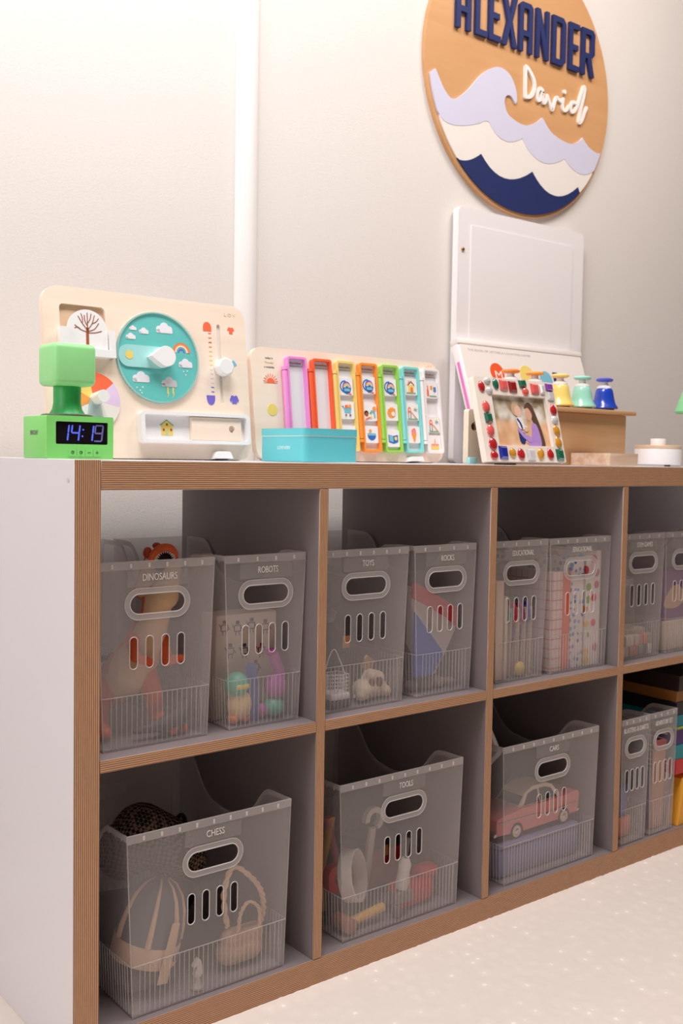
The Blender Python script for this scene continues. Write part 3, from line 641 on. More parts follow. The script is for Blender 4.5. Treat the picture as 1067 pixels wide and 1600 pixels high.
paint = [('bottle_print', [(-.0115, -.0110), (-.0070, -.0110), (-.0070, -.0010), (-.0080, .0010), (-.0082, .0080), (-.0102, .0080), (-.0104, .0010), (-.0115, -.0010)], M_red), ('cup_print', rr(-.0030, .0015, .0025, .0080, .001, 2), M_or), ('jar_print', rr(.0050, -.0030, .0110, .0060, .001, 2), mat('slate_print', (110, 128, 178), .5)), ('ground_print', rr(-.0060, -.0115, .0120, -.0102, .0004, 1), M_grn)]
cake = [('cake_print', rr(-.0095, -.0110, .0095, -.0010, .0015, 3), M_pink), ('icing_print', [(-.0095, -.0060), (-.0060, -.0030), (-.0030, -.0070), (0, -.0030), (.0035, -.0070), (.0065, -.0030), (.0095, -.0060), (.0095, -.0115), (-.0095, -.0115)], M_yel), ('candle_print', rr(-.0008, -.0005, .0008, .0050, .0004, 1), M_or), ('flame_print', circ(0, .0072, .0012, .0018, 10), M_yel)]
X_ = {n: x+FW/2 for x, d, c_, n in DAYS}
for n, cz, nm, ic in (('yellow', .1285, 'backpack', bag()), ('yellow', .0875, 'shopping cart', cart), ('orange', .1335, 'backpack', bag()), ('orange', .0860, 'playing children', kids), ('orange', .0470, 'bath tub', tub), ('green', .1325, 'backpack', bag()), ('green', .0880, 'baseball glove', mitt), ('green', .0410, 'open book', book), ('turquoise', .1365, 'house', house), ('turquoise', .0900, 'playground slide', slide), ('turquoise', .0490, 'ice cream cone', cone), ('white', .1330, 'paint bottles', paint), ('white', .0690, 'playground slide', slide), ('white', .0345, 'birthday cake', cake)):
    tile(X_[n], cz, 'white square magnet with a %s picture in the %s day frame' % (nm, n), ic)
tile(X_['yellow'], .0455, 'white square magnet lowest in the yellow day frame, mostly behind the turquoise box', [])

# ------------------------------------------------------------------ alarm clock with plain lamp block
M_gr = mat('green_plastic', (134, 222, 116), .35, .03, 15, .5)
M_gl = mat('lamp_green', (156, 230, 152), .35, .05, 60, .5)
M_gd = mat('deep_green', (48, 166, 84), .4, .05, 60, .5)
ck = thing('alarm_clock', 'bright green digital alarm clock with a block lamp at the left shelf end', 'clock', (.0110, .100, TOP))
cw, cdp, ch = .0925, .078, .0555
bd = obj('body', MB().prism([rr(0, .0, cw, ch, .0018, 3), rr(.0125, .0190, .0850, .0480, .0015, 3)], 0, .004).rbox(0, .0035, 0, cw, cdp, ch, .0016, 2), M_gr, ck)
scn = obj('screen', MB().box(.0110, .0020, .0180, .0860, .0036, .0490), mat('screen_black', (22, 16, 24), .15, .01, 5, .5), ck)
M_d1 = mat('digit_blue', (92, 108, 236), .4, .02, 5, .3, emit=.30); M_d2 = mat('digit_dim', (104, 104, 160), .4, .02, 5, .3, emit=.12)
SEG = {'1': 'bc', '4': 'fgbc', '9': 'abcfgd'}
def digit(ch_, x, mm):
    w_, h_, b_ = .0105, .0205, .0235; g = .0012
    pos = {'a': ((x+g, b_+h_), (x+w_-g, b_+h_)), 'd': ((x+g, b_), (x+w_-g, b_)), 'g': ((x+g, b_+h_/2), (x+w_-g, b_+h_/2)), 'b': ((x+w_, b_+h_/2+g), (x+w_, b_+h_-g)), 'c': ((x+w_, b_+g), (x+w_, b_+h_/2-g)), 'f': ((x, b_+h_/2+g), (x, b_+h_-g)), 'e': ((x, b_+g), (x, b_+h_/2-g))}
    for s_ in SEG[ch_]:
        p = [(a+(b-.033)*.12, b) for a, b in pos[s_]]
        obj('digit_segment', MB().stroke(p, .0021, .0016, .0021), mm, scn)
digit('1', .0195, M_d1); digit('4', .0345, M_d1); digit('1', .0535, M_d1); digit('9', .0670, M_d2)
for z in (.0295, .0380): obj('colon_dot', MB().prism(circ(.0500+(z-.033)*.12, z, .0012, None, 10), .0016, .0021), M_d1, scn)
for i, x in enumerate((.030, .0415, .0530, .0640)):
    k = obj('button', MB().prism(rr(x, .0035, x+.0102, .0135, .001, 2), -.0007, 0), M_gr, ck)
    m = MB(); y_ = -.0011
    if i < 2: m.prism([circ(x+.005, .0085, .0021, None, 16), circ(x+.005, .0085, .0016, None, 16)], y_, y_+.0003); m.stroke([(x+.005, .0098), (x+.005, .0085), (x+.006, .0085)], .0004, y_, y_+.0003)
    else:
        m.stroke([(x+.003, .0085), (x+.007, .0085)], .0005, y_, y_+.0003)
        if i == 3: m.stroke([(x+.005, .0065), (x+.005, .0105)], .0005, y_, y_+.0003)
    obj('button_symbol', m, mat('symbol_ink', (40, 70, 40), .6), k)
tm = text('MINECRAFT', 0, 0, .026, .0062, 0, .0004)
tm.v = [(-.0004+y, .040-x, .0335+z) for x, y, z in tm.v]
obj('maker_lettering', tm, mat('logo_grey', (128, 140, 124), .6), ck)
obj('lamp_foot', MB().lathe([(.034, 0), (.034, .0022), (.031, .0034), (.0, .0034)], 32, (.046, .042, ch)), mat('foot_grey', (92, 96, 90), .3, .02, 5, .5), ck)
obj('lamp_post', MB().lathe([(.0235, .0034), (.0195, .010), (.0180, .018), (.0180, .0420), (.0, .0420)], 28, (.046, .042, ch)), M_gd, ck)
obj('lamp_block', MB().rbox(.0165, .0135, ch+.0400, .0755, .0710, ch+.0955, .0075, 4), M_gl, ck)

# ------------------------------------------------------------------ turquoise tin
M_tq = mat('turquoise_tin', (104, 206, 214), .35, .03, 12, .5)
tq = thing('turquoise_box', 'turquoise box with a lid in front of the week planner', 'box', (.3985, .075, TOP))
obj('body', MB().prism(rr(.0, .0, .1080, .1180, .012, 6), .0, .0385, XY), M_tq, tq)
obj('lid', MB().prism(rr(-.0008, -.0008, .1088, .1188, .0128, 6), .0395, .0505, XY), M_tq, tq)
obj('lid_line', MB().prism(rr(-.0002, -.0002, .1082, .1182, .0122, 6), .0380, .0398, XY), mat('pale_line', (220, 240, 240), .4), tq)
tm = text('LOVEVERY', 0, 0, .034, .0052, 0, .0003); tm.v = [(-.0003+y, .050-x, .0210+z) for x, y, z in tm.v]
obj('brand_lettering', tm, mat('tin_ink', (226, 246, 246), .5), tq)

# ------------------------------------------------------------------ white fold-open case against the wall
M_case = mat('case_white', (246, 241, 242), .35, .01, 8, .45)
M_casein = mat('case_cream', (242, 233, 228), .5, .01, 8)
ca = thing('magnet_case', 'white fold-open board case leaning on the wall behind the bells', 'case', (0, 0, TOP))
lid = obj('lid', MB().prism(rr(1.0580, .0, 1.4750, .5460, .012, 5), WALL-.022, WALL-.006), M_case, ca)
obj('lid_page', MB().prism(rr(1.0960, .2600, 1.4330, .5100, .003, 3), WALL-.0238, WALL-.0222), M_case, lid)
obj('lid_pin', MB().sph((1.0725, WALL-.0230, .4560), .0045, .003, .0045, 12, 8), mat('brass', (176, 128, 66), .3, .05, 40, .5, 1.0), lid)
TB = Matrix.Translation((0, .318, 0)) @ Matrix.Rotation(-R(19.2), 4, 'X')
def tl(mb): return mb.xf(TB)
base = obj('case_base', tl(MB().rbox(1.0410, 0, .004, 1.4480, .020, .2760, .002, 2)), M_case, ca)
obj('base_front', tl(MB().prism(rr(1.0455, .006, 1.4440, .2680, .002, 2), -.0016, 0)), M_casein, base)
obj('base_rim', tl(MB().rbox(1.0400, -.0035, .2670, 1.4490, .020, .2790, .0015, 2)), M_casein, base)
obj('pink_stripe', tl(MB().box(1.0402, .006, .030, 1.0412, .013, .228)), mat('pink_stripe', (240, 130, 206), .4), base)
obj('lettering', tl(text('THE BOOK OF LETTERS & COUNTING GAMES', 1.1650, .2545, .198, .0050, -.0020, -.0016)), mat('case_ink', (196, 188, 188), .6), base)
mk = obj('logo_disc', tl(MB().prism(circ(1.1425, .2075, .0215, .0215, 28), -.0022, -.0016)), mat('logo_red', (240, 92, 46), .5), base)
obj('logo_letter', tl(text('M', 1.1450, .2010, .021, .019, -.0026, -.0022)), M_iv, mk)
obj('logo_disc', tl(MB().prism(circ(1.2380, .2070, .0230, None, 28), -.0022, -.0016)), M_yel, base)
obj('logo_disc', tl(MB().prism(circ(1.3000, .2000, .0210, None, 28), -.0022, -.0016)), M_sky, base)
obj('logo_disc', tl(MB().prism(rr(1.3260, .1960, 1.3440, .2200, .003, 3), -.0022, -.0016)), M_navy, base)

# ------------------------------------------------------------------ wooden bell box and desk bells
M_box = wood('box_wood', (204, 158, 114), (216, 172, 128), 0, 4, 12, .5)
bx = thing('wooden_box', 'plain wooden box with an overhanging lid under the coloured bells', 'box', (0, 0, TOP))
obj('body', MB().rbox(.955, .165, 0, 1.3020, .250, .1040, .0015, 2), M_box, bx)
obj('lid', MB().rbox(.942, .155, .1045, 1.3230, .260, .1135, .0015, 2), M_box, bx)
def bell(x, name, rgb, cap):
    mm = mat('bell_'+name, rgb, .22, .02, 10, .6, coat=.4); mc = mat('bell_cap_'+name, cap, .3, .02, 10, .5)
    b = thing('desk_bell', label=name+' hand bell standing on the wooden box', cat='bell', loc=(x, .205, TOP+.1135), group='coloured bells on the wooden box')
    obj('rubber_base', MB().lathe([(.0200, 0), (.0215, .0015), (.0215, .0045), (.0, .0045)], 24), mat('bell_rubber', (66, 52, 52), .5), b)
    obj('bell_body', MB().lathe([(.0285, .0045), (.0295, .0070), (.0285, .0095), (.0245, .0150), (.0215, .0250), (.0190, .0380), (.0175, .0445), (.0150, .0480), (.0, .0480)], 32), mm, b)
    obj('neck', MB().lathe([(.0155, .0478), (.0150, .0510), (.0120, .0535), (.0075, .0560), (.0070, .0620), (.0, .0620)], 24), M_pl, b)
    obj('button', MB().lathe([(.0030, .0610), (.0150, .0620), (.0180, .0645), (.0180, .0665), (.0150, .0690), (.0, .0695)], 28), mc, b)
bell(.9880, 'bright orange', (240, 124, 52), (244, 140, 60)); bell(1.0580, 'light orange', (248, 178, 92), (248, 168, 84))
bell(1.1350, 'pale yellow', (246, 220, 124), (246, 214, 128)); bell(1.2050, 'mint green', (160, 224, 204), (156, 222, 208)); bell(1.2780, 'royal blue', (28, 66, 186), (70, 84, 204))

# ------------------------------------------------------------------ other things on the shelf top
M_lw = wood('pale_wood', (240, 222, 200), (248, 232, 212), 2, 4, 10, .5)
hb = thing('holed_block', 'pale wooden block with a finger hole behind the jewelled picture frame', 'block', (.7800, .110, TOP))
obj('block', MB().prism([rr(0, 0, .120, .0950, .004, 4), circ(.0165, .0655, .0100, .0080, 20)], 0, .012), M_lw, hb)
obj('hole_back', MB().prism(circ(.0165, .0655, .0115, .0095, 20), .0122, .0150), mat('hole_brown', (120, 66, 40), .7), hb)
cy_ = thing('cyan_chip', 'small cyan square chip standing by the wooden block', 'chip', (.7600, .085, TOP))
obj('chip', MB().rbox(0, 0, 0, .0190, .010, .0115, .001, 2), M_teal2, cy_)
M_tray = wood('tray_wood', (232, 208, 184), (206, 166, 134), 0, 5, 14, .5)
wt_ = thing('wooden_tray', 'low wooden tray lying in front of the bell box', 'tray', (1.1120, .060, TOP))
obj('tray_walls', MB().prism([rr(0, 0, .0900, .095, .003, 3), rr(.006, .006, .0840, .089, .002, 3)], 0, .0240, XY), M_tray, wt_)
obj('tray_floor', MB().box(.005, .005, .001, .085, .090, .005), M_tray, wt_)
dr = thing('spinning_drum', 'round white toy drum with a wooden lid and white knob', 'toy', (1.3520, .120, TOP))
obj('drum_body', MB().lathe([(.0460, .003), (.0475, .0045), (.0475, .0350), (.0470, .0360), (0, .0360)], 48), M_pl, dr)
obj('wooden_lid', MB().lathe([(.0468, .0362), (.0475, .0368), (.0475, .0425), (.0468, .0432), (0, .0432)], 48), M_bwe, dr)
obj('knob', MB().lathe([(.0155, .0432), (.0155, .0560), (.0148, .0572), (0, .0572)], 32), M_pl, dr)
obj('rubber_foot', MB().cyl((-.018, -.036, 0), (-.018, -.036, .0032), .006, None, 14), mat('black_rubber', (30, 26, 26), .6), dr)
tt = thing('toy_tree', 'mint green wooden toy tree at the far right end of the shelf top', 'toy', (1.4380, .085, TOP))
obj('trunk', MB().lathe([(.016, 0), (.016, .006), (.007, .008), (.007, .1150), (0, .1150)], 20), M_bwe, tt)
obj('crown', MB().lathe([(.0005, .1120), (.0440, .1120), (.0470, .1160), (.0440, .1250), (.0200, .1900), (.0, .2050)], 28), mat('tree_green', (134, 206, 150), .45), tt)

# ------------------------------------------------------------------ jewelled picture frame
fr = thing('framed_photo', 'leaning wooden picture frame decorated with coloured plastic gems', 'picture frame', (.7550, .040, TOP+.0050), (-R(14.5), 0, 0))
M_fr = wood('frame_wood', (240, 226, 212), (246, 234, 222), 0, 4, 8, .5)
fw, fh = .2050, .1490
i0, i1, j0, j1 = .0380, .1780, .0290, .1190
obj('frame_border', MB().prism([rr(0, 0, fw, fh, .003, 3), rr(i0, j0, i1, j1, .001, 2)], 0, .012), M_fr, fr)
obj('frame_back', MB().prism(rr(.003, .003, fw-.003, fh-.003, .002, 2), .0122, .0150), mat('frame_backing', (150, 116, 84), .7), fr)
obj('easel_leg', MB().add([(.085, .015, .110), (.120, .015, .110), (.130, .0530, .004), (.075, .0530, .004), (.085, .018, .110), (.120, .018, .110), (.130, .0560, .004), (.075, .0560, .004)], [(0, 1, 2, 3), (7, 6, 5, 4), (0, 4, 5, 1), (1, 5, 6, 2), (2, 6, 7, 3), (3, 7, 4, 0)]), mat('frame_backing', (150, 116, 84)), fr)
def park(nt, tc):
    sx = nt.nodes.new('ShaderNodeSeparateXYZ'); nt.links.new(tc.outputs['Object'], sx.inputs[0])
    nz = nt.nodes.new('ShaderNodeTexNoise'); nz.inputs['Scale'].default_value = 42; nz.inputs['Detail'].default_value = 1
    nt.links.new(tc.outputs['Object'], nz.inputs['Vector'])
    top = cramp(nt, nz.outputs['Fac'], [(0.35, (160, 140, 116)), (0.52, (214, 202, 186)), (0.68, (240, 234, 226))])
    bot = cramp(nt, nz.outputs['Fac'], [(0.3, (222, 166, 122)), (0.7, (240, 200, 162))])
    mr = nt.nodes.new('ShaderNodeMapRange'); mr.inputs[1].default_value = .068; mr.inputs[2].default_value = .082
    nt.links.new(sx.outputs['Z'], mr.inputs[0])
    mx = nt.nodes.new('ShaderNodeMix'); mx.data_type = 'RGBA'; nt.links.new(mr.outputs[0], mx.inputs[0]); nt.links.new(bot, mx.inputs[6]); nt.links.new(top, mx.inputs[7])
    return mx.outputs[2]
ph = obj('photo_print', MB().prism(rr(i0-.002, j0-.002, i1+.002, j1+.002, .001, 2), .0060, .0120), ramp_mat('photo_park', park, .25), fr)
def pt(nm, loop, rgb, lay): obj(nm, MB().prism(loop, .0060-.0002*lay, .0060-.0002*(lay-1)), mat('photo_'+nm, rgb, .3, .04, 120), ph)
hx = .0
pt('long_hair', spline([(.129, .106), (.137, .110), (.145, .103), (.152, .085), (.160, .060), (.164, .034), (.158, .0295), (.151, .031), (.149, .055), (.140, .075), (.131, .090)], 4, True), (96, 72, 58), 1)
pt('woman_face', circ(.1315, .0890, .0085, .0125, 18), (226, 176, 150), 2)
pt('hair_top', spline([(.122, .099), (.128, .108), (.137, .108), (.143, .098), (.142, .084), (.1385, .092), (.132, .100)], 4, True), (104, 78, 62), 3)
pt('sweater', spline([(.136, .070), (.146, .071), (.152, .058), (.153, .030), (.128, .0292), (.114, .036), (.105, .049), (.097, .058), (.100, .052), (.108, .040), (.122, .036), (.131, .050)], 3, True), (186, 146, 216), 2)
pt('baby_trousers', spline([(.098, .055), (.104, .058), (.116, .050), (.113, .040), (.108, .033), (.100, .036), (.098, .045)], 3, True), (46, 62, 120), 3)
pt('sleeve', spline([(.0965, .060), (.103, .051), (.112, .043), (.124, .037), (.131, .041), (.125, .048), (.112, .052), (.102, .062)], 4, True), (190, 150, 220), 4)
pt('baby_shirt', spline([(.097, .078), (.104, .083), (.112, .079), (.116, .068), (.122, .066), (.120, .060), (.110, .060), (.101, .063)], 4, True), (240, 236, 240), 5)
pt('baby_hair', circ(.0985, .0965, .0105, .0125, 20), (206, 172, 138), 4)
pt('baby_face', circ(.1040, .0925, .0085, .0105, 18), (236, 194, 172), 5)
pt('hand', circ(.1180, .0600, .0055, .0045, 14), (232, 190, 166), 6)
pt('dungaree_strap', spline([(.100, .080), (.107, .072), (.110, .062), (.107, .061), (.103, .071), (.098, .077)], 3, True), (52, 66, 120), 6)
GC = {'r': (186, 36, 40), 'd': (150, 24, 30), 'k': (232, 96, 92), 'g': (24, 104, 78), 'w': (210, 208, 206), 'b': (26, 44, 150), 'y': (214, 148, 44), 'v': (138, 66, 168)}
GM = {k: mat('gem_'+k, c_, .08, .12, 90, .8, coat=1.0) for k, c_ in GC.items()}
def gem(u, v, rx, rz, kind, shape='o', rot=0):
    cs, sn = math.cos(R(rot)), math.sin(R(rot)); m = MB()
    if shape == 'o': m.sph((0, 0, 0), rx, .0042, rz, 16, 10)
    elif shape == 't':
        m.sph((0, 0, 0), rx, .0042, rz, 16, 10)
        m.v = [(x*(1-.45*max(0, z/rz)), y, z*(1.12 if z > 0 else 1)) for x, y, z in m.v]
    else:
        for k in range(4):
            pass
        a = [(-rx, 0, -rz), (rx, 0, -rz), (rx, 0, rz), (-rx, 0, rz)]; b = [(x*.62, -.0042, z*.62) for x, y, z in a]
        m.add(a+b, [(0, 1, 2, 3), (7, 6, 5, 4), (0, 4, 5, 1), (1, 5, 6, 2), (2, 6, 7, 3), (3, 7, 4, 0)])
    m.v = [(u+x*cs-z*sn, y-.0003, v+x*sn+z*cs) for x, y, z in m.v]
    obj('gem', m, GM[kind], fr, ang=20)
ux = -.7550
for u, v, rx, rz, k, s_, ro in ((.7709, .1311, .0078, .0098, 'r', 'o', 8), (.7873, .1426, .0080, .0058, 'w', 'o', 0), (.8071, .1376, .0070, .0098, 'g', 'o', 10), (.7886, .1250, .0080, .0066, 'w', 'o', 0), (.8270, .1369, .0098, .0098, 'k', 's', 0), (.8495, .1352, .0100, .0105, 'd', 's', 2), (.8765, .1425, .0092, .0070, 'g', 's', 8), (.8812, .1280, .0085, .0072, 'k', 'o', 0), (.9075, .1344, .0105, .0100, 'k', 's', 0), (.9270, .1345, .0062, .0095, 'w', 's', 0), (.9470, .1395, .0095, .0072, 'v', 's', 0), (.9470, .1234, .0090, .0085, 'w', 's', 0), (.9485, .0972, .0092, .0100, 'r', 't', 10), (.9480, .0789, .0088, .0075, 'w', 'o', 0), (.9475, .0585, .0085, .0105, 'y', 't', -150), (.9470, .0368, .0085, .0105, 'y', 't', 20), (.9454, .0137, .0098, .0108, 'g', 's', 0), (.9195, .0144, .0088, .0105, 'r', 't', 12), (.8939, .0145, .0088, .0108, 'y', 't', 160), (.8680, .0130, .0100, .0105, 'w', 's', 0), (.8427, .0133, .0092, .0105, 'r', 'o', 10), (.8212, .0155, .0085, .0088, 'y', 'o', 0), (.7985, .0155, .0105, .0118, 'b', 's', -2), (.7745, .0105, .0092, .0078, 'r', 'o', 0), (.7760, .0304, .0098, .0108, 'r', 'o', -15), (.7755, .0540, .0092, .0108, 'k', 'o', -10), (.7755, .0765, .0088, .0085, 'g', 's', 4), (.7740, .0960, .0090, .0105, 'k', 'o', 12)):
    gem(u+ux, v, rx, rz, k, s_, ro)

# ------------------------------------------------------------------ what the bins hold
FU, FL = U+.0034, LO+.0034
def dino_col(nt, tc):
    sx = nt.nodes.new('ShaderNodeSeparateXYZ'); nt.links.new(tc.outputs['Normal'], sx.inputs[0])
    nz = nt.nodes.new('ShaderNodeTexNoise'); nz.inputs['Scale'].default_value = 90; nt.links.new(tc.outputs['Object'], nz.inputs['Vector'])
    ad = nt.nodes.new('ShaderNodeMath'); ad.operation = 'MULTIPLY_ADD'; ad.inputs[1].default_value = .25
    nt.links.new(nz.outputs['Fac'], ad.inputs[0]); nt.links.new(sx.outputs['Y'], ad.inputs[2])
    return cramp(nt, ad.outputs[0], [(0.0, (228, 190, 150)), (0.02, (224, 182, 140)), (0.10, (222, 104, 56)), (0.8, (196, 82, 44))])
M_dor = mat('dino_orange', (226, 98, 44), .5, .15, 80)
M_dcr = mat('dino_cream', (232, 196, 156), .5, .1, 80)
dn = thing('toy_dinosaur', 'orange and cream toy dinosaur rearing up with open jaws in the DINOSAURS bin', 'toy', (0, 0, 0))
blob('body', [((.167, .092, .575), .0200, (.163, .093, .545), .0205), ((.163, .093, .545), .0205, (.152, .100, .510), .028), ((.152, .100, .510), .028, (.132, .110, .472), .033), ((.134, .108, .472), .031, (.118, .135, .450), .029), ((.118, .135, .450), .029, (.110, .20, .440), .018), ((.110, .20, .440), .018, (.105, .27, .455), .007),
      ((.171, .084, .578), .0220, (.178, .071, .615), .0105), ((.158, .110, .585), .017, (.168, .112, .622), .012)], ramp_mat('dino_skin', dino_col, .5), dn, .0028, 5)
blob('leg', [((.100, .125, .450), .021, (.088, .105, .423), .013), ((.088, .105, .423), .013, (.086, .095, .405), .0095), ((.086, .095, .405), .0095, (.080, .070, .4035), .0085)], M_dor, dn, .0025)
blob('leg', [((.150, .095, .470), .017, (.156, .080, .440), .013), ((.156, .080, .440), .013, (.160, .085, .412), .010), ((.160, .085, .412), .010, (.166, .060, .4045), .0095)], M_dor, dn, .0025)
blob('arm', [((.126, .088, .521), .010, (.122, .070, .500), .0075), ((.122, .070, .500), .0075, (.141, .060, .491), .0055)], M_dor, dn, .0018)
blob('arm', [((.172, .086, .515), .010, (.169, .068, .490), .0075), ((.169, .068, .490), .0075, (.185, .060, .4935), .0055)], M_dor, dn, .0018)
JC = (.1745, .6255)
pts = [(JC[0]-.0185*math.cos(a), .092-.006*math.sin(a), JC[1]+.0175*math.sin(a)) for a in [pi*(i-1)/14 for i in range(17)]]
obj('upper_jaw', MB().tube(pts, [.0036+.0022*math.sin(pi*i/16) for i in range(17)], 12), M_dor, dn)
obj('gum', MB().tube([(JC[0]-.0145*math.cos(pi*i/14), .0865, JC[1]+.0138*math.sin(pi*i/14)) for i in range(15)], .0020, 8), M_dcr, dn)
obj('mouth', MB().sph((JC[0], .0935, JC[1]-.0015), .0150, .0065, .0150), mat('mouth_dark', (40, 8, 10), .6), dn)
for i in range(11):
    a = pi*(i+.5)/11; p = Vector((JC[0]-.0135*math.cos(a), .0850, JC[1]+.0128*math.sin(a))); q = Vector((JC[0]-.0100*math.cos(a), .0850, JC[1]+.0095*math.sin(a)))
    obj('tooth', MB().cyl(p, q, .0013, .0002, 6), M_pl, dn)
obj('crest', MB().sph((.1575, .104, .6350), .006, .008, .008).sph((.170, .102, .6445), .006, .006, .0045), mat('crest_red', (190, 70, 40), .5), dn)
for i in range(6): 
    p = (.132-.006*i, .128+.014*i, .497-.006*i); obj('back_stripe', MB().sph(p, .009, .006, .004), mat('dino_stripe', (74, 64, 72), .6), dn)
d2 = thing('toy_dinosaur', 'small dark toy dinosaur with orange feet on the floor of the DINOSAURS bin', 'toy', (0, 0, 0))
blob('body', [((.150, .046, .409), .0095, (.176, .048, .418), .0135), ((.176, .048, .418), .0135, (.194, .055, .432), .0085), ((.150, .046, .409), .0095, (.112, .050, .405), .004)], mat('dino_dark', (66, 58, 60), .6, .2, 90), d2, .002)
for p in ((.165, .044), (.184, .048)): obj('foot', MB().sph((p[0], p[1], .4000), .0055, .0065, .0065), M_dor, d2)

# robots
M_card = mat('card_cream', (226, 208, 192), .7, .04, 30)
M_line = mat('robot_ink', (70, 74, 96), .6)
rb = thing('robot_carton', 'cream carton printed with small robot drawings inside the ROBOTS bin', 'carton', (0, 0, FU))
cb = obj('carton', MB().rbox(.2520, .0780, 0, .3560, .118, .1500, .0012, 1), M_card, rb)
for i, (x, z) in enumerate(((.266, .132), (.288, .130), (.312, .132), (.336, .128), (.276, .098), (.300, .096), (.330, .094), (.320, .070))):
    m = MB().prism([rr(x-.006, z-.006, x+.006, z+.004, .0015, 2), rr(x-.0048, z-.0048, x+.0048, z+.0028, .001, 2)], .0774, .0779)
    m.prism(rr(x-.003, z+.005, x+.003, z+.010, .001, 2), .0774, .0779).stroke([(x-.006, z), (x-.009, z+.005)], .0010, .0774, .0779).stroke([(x+.006, z), (x+.009, z-.004)], .0010, .0774, .0779)
    m.stroke([(x-.003, z-.006), (x-.003, z-.011)], .0010, .0774, .0779).stroke([(x+.003, z-.006), (x+.003, z-.011)], .0010, .0774, .0779)
    obj('robot_print', m, M_line if i % 3 else mat('robot_ink_red', (150, 60, 66), .6), cb)
t1 = thing('toy_robot', 'small toy robot with a teal dome head and cream body in the ROBOTS bin', 'toy', (.2715, .0530, FU))
obj('head', MB().sph((0, 0, .054), .0180, .0180, .0180), mat('toy_teal', (86, 190, 162), .35), t1)
obj('body', MB().sph((.004, -.001, .0250), .0185, .0165, .0225), mat('toy_cream', (244, 214, 158), .4), t1)
for x in (-.008, .010): obj('foot', MB().sph((x, -.004, .0070), .0080, .0100, .0068), mat('toy_orange', (236, 128, 66), .4), t1)
obj('eye_band', MB().rbox(-.010, -.0185, .050, .010, -.012, .057, .002, 2), M_yel, t1)
t2 = thing('toy_robot', 'purple toy robot with a raised arm in the ROBOTS bin', 'toy', (.3380, .0540, FU))
M_tp = mat('toy_purple', (186, 92, 176), .4, .05)
obj('body', MB().sph((0, 0, .044), .0170, .0160, .0190), M_tp, t2)
obj('arm', MB().cyl((.010, 0, .058), (-.008, -.004, .094), .0075, .0085, 16), M_tp, t2)
obj('hand', MB().lathe([(.0085, 0), (.0095, .004), (.007, .008), (0, .008)], 16, (-.0095, -.004, .092)), mat('toy_magenta', (170, 40, 140), .4), t2)
obj('foot', MB().sph((-.003, -.002, .0145), .0165, .0150, .0140), mat('toy_teal', (86, 190, 162)), t2)
obj('foot', MB().sph((-.024, 0, .0110), .0085, .0100, .0105), M_tp, t2)
t3 = thing('toy_block', 'blue faceted plastic toy part behind the robots', 'toy', (.2980, .0560, FU))
obj('part', MB().lathe([(.011, 0), (.0115, .05), (.009, .062), (.0095, .074), (.006, .080), (0, .080)], 6), mat('toy_blue', (74, 100, 170), .4), t3)

# toys
t4 = thing('toy_figure', 'dark toy action figure leaning in the TOYS bin', 'toy', (0, 0, 0))
M_dk = mat('figure_dark', (62, 62, 70), .45, .3, 90)
blob('body', [((.452, .075, .505), .013, (.456, .075, .470), .014), ((.456, .075, .470), .014, (.446, .075, .430), .0085), ((.456, .075, .470), .012, (.470, .080, .425), .0085), ((.446, .075, .430), .0085, (.444, .072, .402), .008), ((.470, .080, .425), .0085, (.474, .080, .402), .008), ((.452, .075, .508), .010, (.470, .064, .490), .0065)], M_dk, t4, .0022)
obj('head', MB().sph((.449, .072, .529), .0105, .0105, .012).rbox(.441, .060, .531, .457, .072, .536, .002, 1), mat('figure_grey', (120, 120, 128), .35, .2, 90), t4)
obj('shield', MB().rbox(.466, .057, .478, .4800, .060, .497, .002, 2), mat('figure_gold', (208, 140, 90), .4), t4)
t5 = thing('wire_basket', 'tiny white wire basket in the TOYS bin', 'basket', (.4300, .0360, FU+.022))
m = MB(); bw, bdp, bh = .031, .026, .028
for i in range(7):
    x = bw*i/6; m.tube([(x, 0, 0), (x, 0, bh)], .0006, 5).tube([(x, bdp, 0), (x, bdp, bh)], .0006, 5)
for i in range(6):
    y = bdp*i/5; m.tube([(0, y, 0), (0, y, bh)], .0006, 5).tube([(bw, y, 0), (bw, y, bh)], .0006, 5)
for k in range(6):
    z = bh*k/5; m.tube([(0, 0, z), (bw, 0, z), (bw, bdp, z), (0, bdp, z)], .0006, 5, True)
o = obj('wires', m, M_pl, t5); o['kind'] = 'stuff'
obj('basket_base', MB().rbox(-.002, -.002, -.010, bw+.002, bdp+.002, 0, .002, 2), M_pl, t5)
obj('handle', MB().tube(spline([(.024, 0, bh), (.018, .006, .050), (.010, .010, .066), (.004, .016, .050), (.006, bdp, bh)], 4), .0008, 6), M_pl, t5)
bs = thing('toy_stand', 'grey toy block under the wire basket in the TOYS bin', 'toy', (.4300, .0340, FU))
obj('stand', MB().rbox(-.004, 0, 0, .036, .032, .0115, .002, 2), M_dk, bs)
t6 = thing('plush_dog', 'white and brown fluffy toy dog lying in the TOYS bin', 'plush toy', (0, 0, 0))
M_fur = mat('fur_white', (236, 214, 190), .95, .12, 160, .05, bump=.8, bscale=500)
blob('body', [((.506, .058, .410), .0165, (.540, .060, .409), .0150), ((.536, .056, .425), .0115, (.519, .056, .431), .0105), ((.540, .060, .409), .013, (.548, .050, .404), .009), ((.502, .05, .408), .013, (.495, .046, .403), .0085)], M_fur, t6, .0022, 2)
obj('ear', MB().sph((.531, .0455, .421), .006, .004, .008), mat('fur_brown', (120, 72, 54), .95, .2, 160), t6); obj('ear', MB().sph((.516, .0470, .420), .006, .004, .007), mat('fur_brown', (120, 72, 54)), t6)
obj('nose', MB().sph((.526, .0435, .4260), .003, .0025, .0025), mat('nose_dark', (50, 34, 34), .4), t6)
